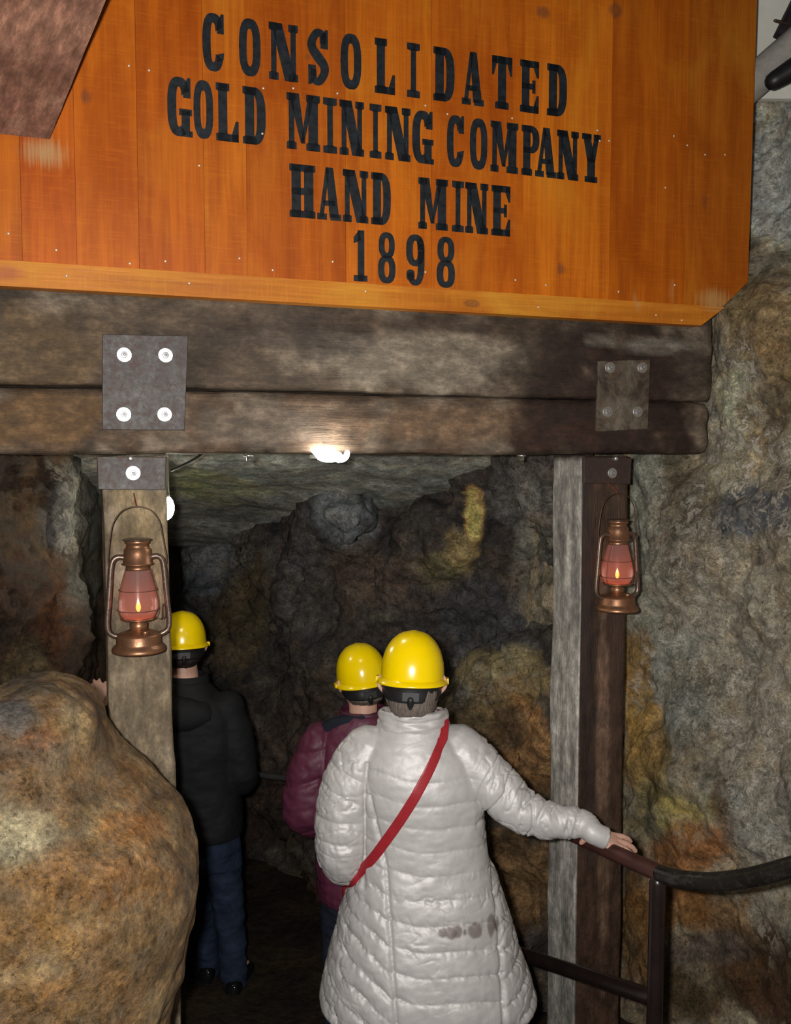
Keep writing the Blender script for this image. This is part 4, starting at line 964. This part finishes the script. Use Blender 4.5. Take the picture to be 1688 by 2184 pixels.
# coat
g = Geo()
rowsW = [(.555, .095, DW, .324, .25), (.62, .095, DW, .312, .243), (.70, .092, DW, .29, .228), (.85, .090, DW, .25, .195), (1.0, .088, DW, .205, .162), (1.12, .085, DW, .192, .15), (1.25, .072, DW, .190, .148), (1.33, .060, DW, .172, .135), (1.385, .055, DW, .128, .11), (1.43, .053, DW + .008, .098, .093)]
rr_ = crom(rowsW, 60); g.add(*loft([ering((r[1], r[2], r[0]), r[3], r[4], 60, 2.25) for r in rr_]))
cuff = Vector(wrist) + hd_ * .050
SR = sleeveR[:-1] + [tuple(Vector(wrist) + hd_ * .010 + hu * .004), tuple(Vector(wrist) + hd_ * .10 + hu * .004)]
g.add(*tube(SR, [.084, .076, .068, .055, .042, .034, .033], 24, 60)); g.add(*tube(sleeveL, [.085, .088, .082, .074, .060, .045], 24, 60))
V, Nn, Fc = remesh(g, .0042, 12)
keep = V[:, 2] > .0
sR, dR = seg_param(V, SR); sL, dL = seg_param(V, sleeveL)
aR = np.clip((V[:, 0] - .235) / .04, 0, 1) * (dR < .14); aL = np.clip((-.09 - V[:, 0] - np.maximum(0, (V[:, 2] - 1.30)) * .4) / .03, 0, 1) * (dL < .115) * (V[:, 2] > .86)
z = V[:, 2]; x = V[:, 0]; y = V[:, 1]
sx1 = np.interp(z, [.52, 1.03, 1.3], [.0085, -.027, -.09]); sx2 = np.interp(z, [.52, .84, 1.13, 1.3], [.314, .307, .284, .262])
rear = y < DW + .03
zz = z + .006 * np.sin(x * 23) + .10 * x
lf = x < sx1; zz = np.where(lf, zz - .55 * (sx1 - x) * np.clip((1.12 - z) / .3, 0, 1) + .012, zz); rt = x > sx2; zz = np.where(rt, zz - .35 * (x - sx2) + .02, zz)
per = .0685; ph = zz / per
side_ = ((x < sx1) | (x > sx2)).astype(float)
def quilt(ph_, depth, sharp=.45): return np.abs(np.sin(math.pi * ph_)) ** sharp * depth
dT = quilt(ph, .0045 + .0045 * np.clip((1.0 - z) / .3, 0, 1) + .003 * side_, .33) * np.clip((1.36 - z) / .06, .15, 1)
wx = fnoise(V, 1, 3, 61, (26, 26, 13)); wy = fnoise(V, 1, 3, 62, (9, 9, 16)); wz = fnoise(V, 1, 2, 63, (60, 60, 22))
edge = 1 - np.abs(np.sin(math.pi * ph)) ** .8
side = (lf | rt).astype(float)
wc = fnoise(np.stack([x + .35 * z, y * .3, z * .5], 1), 34, 3, 64)
dT += (wx * .0022 * (.2 + edge) + wz * .0020 * edge + wc * .0055 * edge ** 1.5) * np.clip((1.15 - z) / .2, .35, 1) * (1 + .9 * side) + wy * .0035
for sx_ in (sx1, sx2): dT -= .008 * np.exp(-((x - sx_) / .007) ** 2) * rear * (z < 1.24)
pR = sR / .062; pL = sL / .066
ap = V - np.array(SR[0]); wr_ = fnoise(V, 1, 3, 65, (30, 30, 11)); wd_ = fnoise(np.stack([sR * 1.0 + (z - 1.25) * .6, z * .25, y * .25], 1), 32, 3, 66)
def crease(q, w_): return -np.clip(1 - np.abs(q) / w_, 0, 1) ** 1.5
mk = np.clip(fnoise(V, 5.5, 2, 68) * 2.5 + .35, 0, 1)
c1 = crease(fnoise(np.stack([x + .55 * z, y * .4, z * .35 - x * .1], 1), 20, 2, 69), .10); c2 = crease(fnoise(np.stack([x * .45 - .3 * z, y * .4, z], 1), 17, 2, 70), .07)
up_ = np.clip((1.15 - z) / .25, .25, 1)
dT += (c1 * .0055 * (edge ** .7) + c2 * .003) * mk * up_ * (1 + .8 * side_)
slant = sR + .35 * (z - 1.22) * np.sign(.42 - x) * .5
a1 = crease(fnoise(np.stack([slant, z * .22, y * .22], 1), 24, 2, 73), .13); a2 = crease(fnoise(np.stack([sR + .5 * z, z * .3, y * .3], 1), 30, 2, 74), .09)
dA = a1 * .009 + a2 * .004 + quilt(pR, .0045) * .6 + wr_ * .002 + wd_ * .005
dB = c1 * .006 * mk + c2 * .005 + quilt(pL, .008, .35) + wx * .0022 + wz * .0015 + wc * .003
dA *= np.clip((sR[np.argmax(sR)] - .11 - sR) / .05, .15, 1)
d = dT * (1 - np.clip(aR + aL, 0, 1)) + dA * aR + dB * aL
d -= .007 * np.exp(-((x + .092 + np.maximum(0, z - 1.25) * -.1) / .007) ** 2) * rear * (z < 1.33) * (z > .95)
V2 = V + Nn * d[:, None]
V2[:, 0] += np.clip((.72 - z) / .16, 0, 1) ** 1.5 * np.clip((x - .30) / .1, 0, 1) * .012
base = np.tile(np.array((.56, .538, .528)), (len(V2), 1))
px, py = proj(V2); wn = fnoise(V2, 30, 3, 67) * .25
for (bx, by, rx, ry) in ((945, 1991, 10, 10), (962, 1990, 14, 14), (976, 1986, 13, 15), (992, 1988, 4, 8), (1012, 1985, 17, 16), (1048, 1974, 9, 24), (1060, 1970, 4, 16)):
    dd = np.sqrt(((px - bx) / rx) ** 2 + ((py - by) / ry) ** 2) + wn; t = np.clip((1.15 - dd) / .35, 0, 1)[:, None] * rear[:, None] * .8
    base = base * (1 - t) + np.array((.16, .125, .12))[None] * t
Lc = sum((Vector(a) - Vector(b)).length for a, b in zip(SR[:-2], SR[1:-1])) + .036
cut = (sR > Lc) & (dR < .12) & (x > .45)
Fc = [f for f in Fc if not any(cut[i] for i in f)]
coat = mesh_obj('coat', V2, Fc, M['coat'], wm, {'col': base})
sm_ = coat.modifiers.new('thickness', 'SOLIDIFY'); sm_.thickness = .003; sm_.offset = -1
coat['label'] = 'long silver quilted coat with damp smudges on the back'
prof = [(.096, 1.395), (.108, 1.415), (.113, 1.433), (.112, 1.45), (.106, 1.462), (.109, 1.472), (.107, 1.486), (.099, 1.492), (.091, 1.486), (.089, 1.47), (.086, 1.44), (.086, 1.40)]
rg_ = []
for (r, zc) in crom(prof, 44):
    ring = []
    for i in range(80):
        a = 2 * math.pi * i / 80; fr = math.sin(a)
        ring.append((.055 + r * math.cos(a) * (1.0 if fr < .5 else 1.02), DW + .012 + r * .94 * fr, zc - .03 * max(0, fr) - .012 * abs(math.cos(a)) ** 3))
    rg_.append([(p[0], p[1], p[2] - .014) for p in ring])
cv, cf = loft(rg_, cap=False); cv = np.array(cv); cn = normals(cv, cf)
cv = cv + cn * (fnoise(cv, 1, 3, 71, (14, 14, 60)) * .006 + fnoise(cv, 40, 3, 72) * .002)[:, None]
mesh_obj('collar', cv, cf, M['coat'], coat, {'col': np.tile(np.array((.56, .538, .528)), (len(cv), 1))})
# hem of a dark red dress and shoes below the coat
g = Geo(); g.add(*loft([ering((.095, DW, z_), rx, ry, 40, 2.1) for (z_, rx, ry) in ((.42, .25, .2), (.5, .27, .21), (.62, .26, .2), (.8, .2, .16), (.95, .17, .13))]))
g.obj('dress', M['dress'], wm)['label'] = 'dark red dress hem'
for s_ in (-1, 1): shoe(wm, (.09 + s_ * .09, DW - .07, floor_z(DW)), (.09 + s_ * .10, DW + .17, floor_z(DW)), .85)
a = np.linspace(0, 2 * math.pi, 25); rp = wrist + hd_ * .098 - (hl if hl.y > 0 else -hl) * .022
rv, rf = tube([rp + hl * (.0098 * math.cos(t)) + hu * (.0098 * math.sin(t)) for t in a], .0012, 6, ends=False)
mesh_obj('finger_ring', rv, rf, M['silver'], wm)

# red shoulder strap and the handbag it carries
from mathutils.bvhtree import BVHTree
bvh = BVHTree.FromPolygons([Vector(p) for p in V2], Fc)
bag = empty('handbag', (-.10, DW + .28, .80), 'red leather cross-body bag strap running diagonally over the back of the silver coat', 'bag')
path = []
for t in np.linspace(0, 1, 34):
    bx = .150 + (-.112 - .150) * t; bz = 1.415 + (.985 - 1.415) * t - .012 * math.sin(math.pi * t)
    hit = bvh.ray_cast(Vector((bx, DW - .6, bz)), Vector((0, 1, 0)))
    if hit[0] is None: continue
    path.append(hit[0] + Vector((0, -.004, 0)))
ps = np.array(path)
for _ in range(14): ps[1:-1] = np.minimum(ps[1:-1], (ps[:-2] + ps[2:]) / 2 * [1, 1, 1]) * [0, 1, 0] + ((ps[:-2] + ps[2:]) / 2) * [1, 0, 1]
front = [(.150, DW - .03, 1.445), (.140, DW + .07, 1.44), (.10, DW + .175, 1.30), (.02, DW + .235, 1.10), (-.06, DW + .27, .93)]
def ribbon(pts, wd, th, ref):
    pts = [Vector(p) for p in pts]; rings = []
    for i, p in enumerate(pts):
        t = (pts[min(i + 1, len(pts) - 1)] - pts[max(i - 1, 0)]).normalized(); nrm_ = ref(p); nrm_ = (nrm_ - t * nrm_.dot(t)).normalized(); b_ = t.cross(nrm_)
        rings.append(ering(p, wd / 2, th / 2, 16, 4, b_, nrm_))
    return loft(rings)
cen = Vector((.07, DW, 0)); ref = lambda p: Vector((p.x - cen.x, (p.y - cen.y) * 1.6, .0 if p.z < 1.4 else .3))
allp = [tuple(p) for p in front[::-1]] + [tuple(p) for p in ps[1:]]
fullp = crom(allp[:5], 24).tolist() + ps[1:].tolist() + crom([tuple(ps[-1]), (-.135, DW - .06, .95), (-.165, DW + .07, .89), (-.13, DW + .22, .84)], 14).tolist()[1:]
V, Fc = ribbon(fullp, .030, .004, ref)
mesh_obj('strap', V, [f for f in Fc], M['redleather'], bag)
rings = [ering((-.08, DW + .30, z_), wx_, wy_, 30, 4) for (z_, wx_, wy_) in ((.70, .09, .025), (.72, .105, .035), (.80, .105, .034), (.88, .10, .022), (.90, .095, .012))]
V, Fc = loft(rings); mesh_obj('pouch', V, Fc, M['redleather'], bag)

# --- person in the burgundy jacket, half hidden by the silver coat
DB = 3.45; fb = floor_z(DB)
bp = empty('person', (-.12, DB, fb), 'person in a burgundy jacket and yellow hard hat, half hidden behind the silver coat', 'person')
hcB = Vector((-.130, DB + .02, 1.347))
g = Geo(); bmx = head(g, hcB, R(14), R(-4), .98)
g.add(*tube([(-.125, DB, 1.06), (-.126, DB, 1.18), (-.128, DB + .015, 1.30)], [.064, .057, .056], 18, 10))
bt = [(.60, .14), (.72, .165), (.85, .14), (1.0, .15), (1.10, .16), (1.15, .13), (1.18, .07)]
body_torso(g, [(z_, -.125, DB, r_, r_ * .68) for z_, r_ in bt])
for s_ in (-1, 1): g.add(*tube([(-.125 + s_ * .085, DB, .66), (-.125 + s_ * .09, DB + .01, .36 + fb), (-.125 + s_ * .09, DB, .07 + fb)], [.085, .056, .04], 16, 16)); g.add(*tube([(-.125 + s_ * .09, DB - .03, fb + .045), (-.125 + s_ * .10, DB + .16, fb + .036)], [.035, .03], 12, 6))
slL = [(-.285, DB, 1.10), (-.335, DB - .01, .98), (-.345, DB - .01, .845), (-.27, DB + .12, .80), (-.20, DB + .24, .84)]
slR = [(.035, DB, 1.10), (.09, DB - .01, .97), (.10, DB, .845), (.04, DB + .12, .80), (-.03, DB + .24, .84)]
for sl in (slL, slR): g.add(*tube(sl, [.05, .046, .042, .034, .026], 14, 26))
hand(g, slL[-1], (.5, .8, .1), (0, -.2, 1), 1, s=.95); hand(g, slR[-1], (-.5, .8, .1), (0, -.2, 1), -1, s=.95)
V, Nn, Fc = remesh(g, .005, 3); mesh_obj('body', V, Fc, M['skin'], bp)
hair(bp, bmx, 'hair_grey', -.072, 'cropped grey hair')
hard_hat(bp, bmx @ Matrix.Translation((0, 0, .012)) @ Matrix.Rotation(R(-7), 4, 'Y'), sx=1.0)
g = Geo()
rb = crom([(.50, -.10, DB, .20, .165), (.60, -.105, DB, .205, .17), (.75, -.115, DB, .195, .16), (.9, -.12, DB, .195, .16), (1.03, -.123, DB, .205, .15), (1.11, -.124, DB, .185, .13), (1.18, -.125, DB, .13, .11), (1.235, -.126, DB, .088, .085)], 40)
g.add(*loft([ering((r[1], r[2], r[0]), r[3], r[4], 48, 2.3) for r in rb]))
g.add(*tube(slL, [.092, .092, .088, .07, .05], 22, 40)); g.add(*tube(slR, [.088, .085, .08, .07, .05], 22, 40))
V, Nn, Fc = remesh(g, .007, 6)
z = V[:, 2]; d = quilt((z + .25 * np.abs(V[:, 0] + .12)) / .105, .008, .4) + fnoise(V, 1, 3, 81, (12, 12, 16)) * .008 + fnoise(V, 1, 2, 82, (40, 40, 18)) * .002
d -= .009 * np.exp(-((V[:, 0] + .272) / .008) ** 2) * (V[:, 1] < DB + .03) * (z > .85)
d -= .009 * np.exp(-((z - 1.035 - .35 * (V[:, 0] + .2)) / .009) ** 2) * (V[:, 1] < DB)
V = V + Nn * d[:, None]
jk = mesh_obj('jacket', V, Fc, M['burg'], bp, {'col': np.tile(np.array((.108, .024, .050)), (len(V), 1))})
cv, cf = loft([ering((-.126, DB + .01, zz_), r_, r_ * .95, 40) for r_, zz_ in crom([(.10, 1.20), (.10, 1.225), (.094, 1.25), (.086, 1.247), (.082, 1.21)], 14)], cap=False); mesh_obj('collar', cv, cf, M['burg'], jk, {'col': np.tile(np.array((.07, .016, .032)), (len(cv), 1))})
g = Geo().add(*tube([(-.30, DB + .02, 1.145), (-.25, DB - .02, 1.185), (-.19, DB - .05, 1.215), (-.13, DB - .07, 1.23)], [.03, .034, .03, .022], 14, 20)); g.obj('scarf', M['navy'], bp)['label'] = 'dark navy scarf end on the shoulder'
g = Geo().add(*loft([ering((-.11, DB, z_), rx, ry, 32, 2.3) for z_, rx, ry in ((.40, .165, .13), (.5, .18, .14), (.62, .18, .14), (.75, .16, .12))]))
for s_ in (-1, 1): g.add(*tube([(-.115 + s_ * .09, DB, .55), (-.125 + s_ * .095, DB + .005, .30 + fb), (-.125 + s_ * .095, DB, .045 + fb)], [.10, .078, .066], 20, 20))
V, Nn, Fc = remesh(g, .008, 5); V = V + Nn * (fnoise(V, 1, 3, 83, (8, 8, 22)) * .006)[:, None]; mesh_obj('jeans', V, Fc, M['darkdenim'], bp)
for s_ in (-1, 1): shoe(bp, (-.125 + s_ * .09, DB - .08, fb), (-.125 + s_ * .10, DB + .19, fb), .95)

# --- man in black beyond the left post
DM = 4.05; fm_ = floor_z(DM); MX = -.945
mp = empty('person', (MX, DM, fm_), 'person in a black jacket and jeans behind the left post, yellow hard hat', 'person')
hcM = Vector((-.985, DM + .02, 1.362))
g = Geo(); mmx = head(g, hcM, R(16), R(-3), 1.03)
g.add(*tube([(-.955, DM, 1.08), (-.965, DM, 1.18), (-.98, DM + .015, 1.28)], [.07, .062, .06], 18, 10))
body_torso(g, [(.44, MX, DM, .15, .11), (.56, MX, DM, .17, .12), (.7, MX, DM, .15, .10), (.9, MX, DM, .17, .115), (1.06, MX, DM, .18, .11), (1.12, MX, DM, .15, .085), (1.16, MX - .005, DM, .07, .06)])
fR = (-.755, DM - .02); fL = (-.90, DM + .10)
g.add(*tube([(MX + .12, DM, .50), (-.79, DM + .01, .12), (fR[0], fR[1], fm_ + .06)], [.09, .06, .04], 16, 16)); g.add(*tube([(MX - .01, DM, .50), (-.93, DM + .06, .12), (fL[0] + .0, fL[1], fm_ + .06)], [.09, .06, .04], 16, 16))
for f_ in (fR, fL): g.add(*tube([(f_[0], f_[1] - .02, fm_ + .045), (f_[0] + .02, f_[1] + .16, fm_ + .036)], [.036, .03], 12, 6))
mR = [(MX + .165, DM, 1.08), (MX + .205, DM - .01, .93), (MX + .225, DM + .0, .77), (MX + .20, DM + .13, .72), (MX + .12, DM + .25, .76)]
wl_ = P(222, 1500, 4.12)
mL = [(MX - .185, DM, 1.07), (MX - .29, DM - .01, .99), (MX - .33, DM + .0, .93), (MX - .345, DM + .03, 1.0), tuple(wl_ + Vector((.02, 0, -.05)))]
for sl in (mR, mL): g.add(*tube(sl, [.055, .05, .046, .038, .03], 14, 26))
hand(g, mR[-1], (-.5, .8, .1), (0, -.2, 1), -1, s=1.05); hand(g, mL[-1], (-.35, .15, .9), (.4, -.9, .1), 1, curl=(8, 12, 10), s=1.0)
V, Nn, Fc = remesh(g, .005, 3); mesh_obj('body', V, Fc, M['skin'], mp)
hair(mp, mmx, 'hair_dark', -.080, 'short dark hair')
hard_hat(mp, mmx @ Matrix.Translation((0, 0, .010)) @ Matrix.Rotation(R(-3), 4, 'X'), sx=1.04)
g = Geo()
rb = crom([(.49, MX + .02, DM, .205, .16), (.58, MX + .02, DM, .208, .165), (.72, MX + .012, DM, .20, .155), (.9, MX + .005, DM, .21, .155), (1.02, MX, DM, .215, .15), (1.09, MX, DM, .19, .13), (1.16, MX - .005, DM, .12, .105), (1.215, MX - .015, DM, .085, .085)], 40)
g.add(*loft([ering((r[1], r[2], r[0]), r[3], r[4], 48, 2.4) for r in rb]))
g.add(*tube(mR, [.085, .082, .080, .068, .05], 22, 40)); g.add(*tube(mL, [.085, .08, .075, .062, .048], 22, 40))
V, Nn, Fc = remesh(g, .008, 6); V = V + Nn * (fnoise(V, 1, 4, 91, (7, 7, 12)) * .008)[:, None]
jk = mesh_obj('jacket', V, Fc, M['blackjac'], mp); jk['label'] = 'black hooded jacket'
hdv, hdf = ellipsoid((MX - .005, DM - .10, 1.08), .14, .075, .085, 30, 16); hdv = np.array(hdv); hdv = hdv + normals(hdv, hdf) * (fnoise(hdv, 9, 3, 92) * .012)[:, None]
mesh_obj('hood', hdv, hdf, M['blackjac'], jk)
cv, cf = loft([ering((MX - .018, DM + .01, zz_), r_, r_ * .95, 40) for r_, zz_ in crom([(.10, 1.17), (.10, 1.20), (.093, 1.235), (.084, 1.235), (.08, 1.19)], 14)], cap=False); mesh_obj('collar', cv, cf, M['blackjac'], jk)
g = Geo().add(*loft([ering((MX + .045, DM, z_), rx, ry, 32, 2.3) for z_, rx, ry in ((.34, .155, .125), (.44, .17, .135), (.56, .17, .135), (.66, .16, .12))]))
g.add(*tube([(MX + .13, DM, .44), (-.785, DM + .01, .10), (fR[0], fR[1], fm_ + .06)], [.092, .072, .062], 20, 22)); g.add(*tube([(MX - .02, DM, .44), (-.93, DM + .06, .10), (fL[0], fL[1], fm_ + .06)], [.092, .07, .06], 20, 22))
V, Nn, Fc = remesh(g, .008, 5); V = V + Nn * (fnoise(V, 1, 3, 93, (8, 8, 20)) * .008)[:, None]; mesh_obj('jeans', V, Fc, M['denim'], mp)
shoe(mp, (fR[0], fR[1] - .09, fm_), (fR[0] + .03, fR[1] + .20, fm_)); shoe(mp, (fL[0], fL[1] - .09, fm_), (fL[0] + .01, fL[1] + .20, fm_))
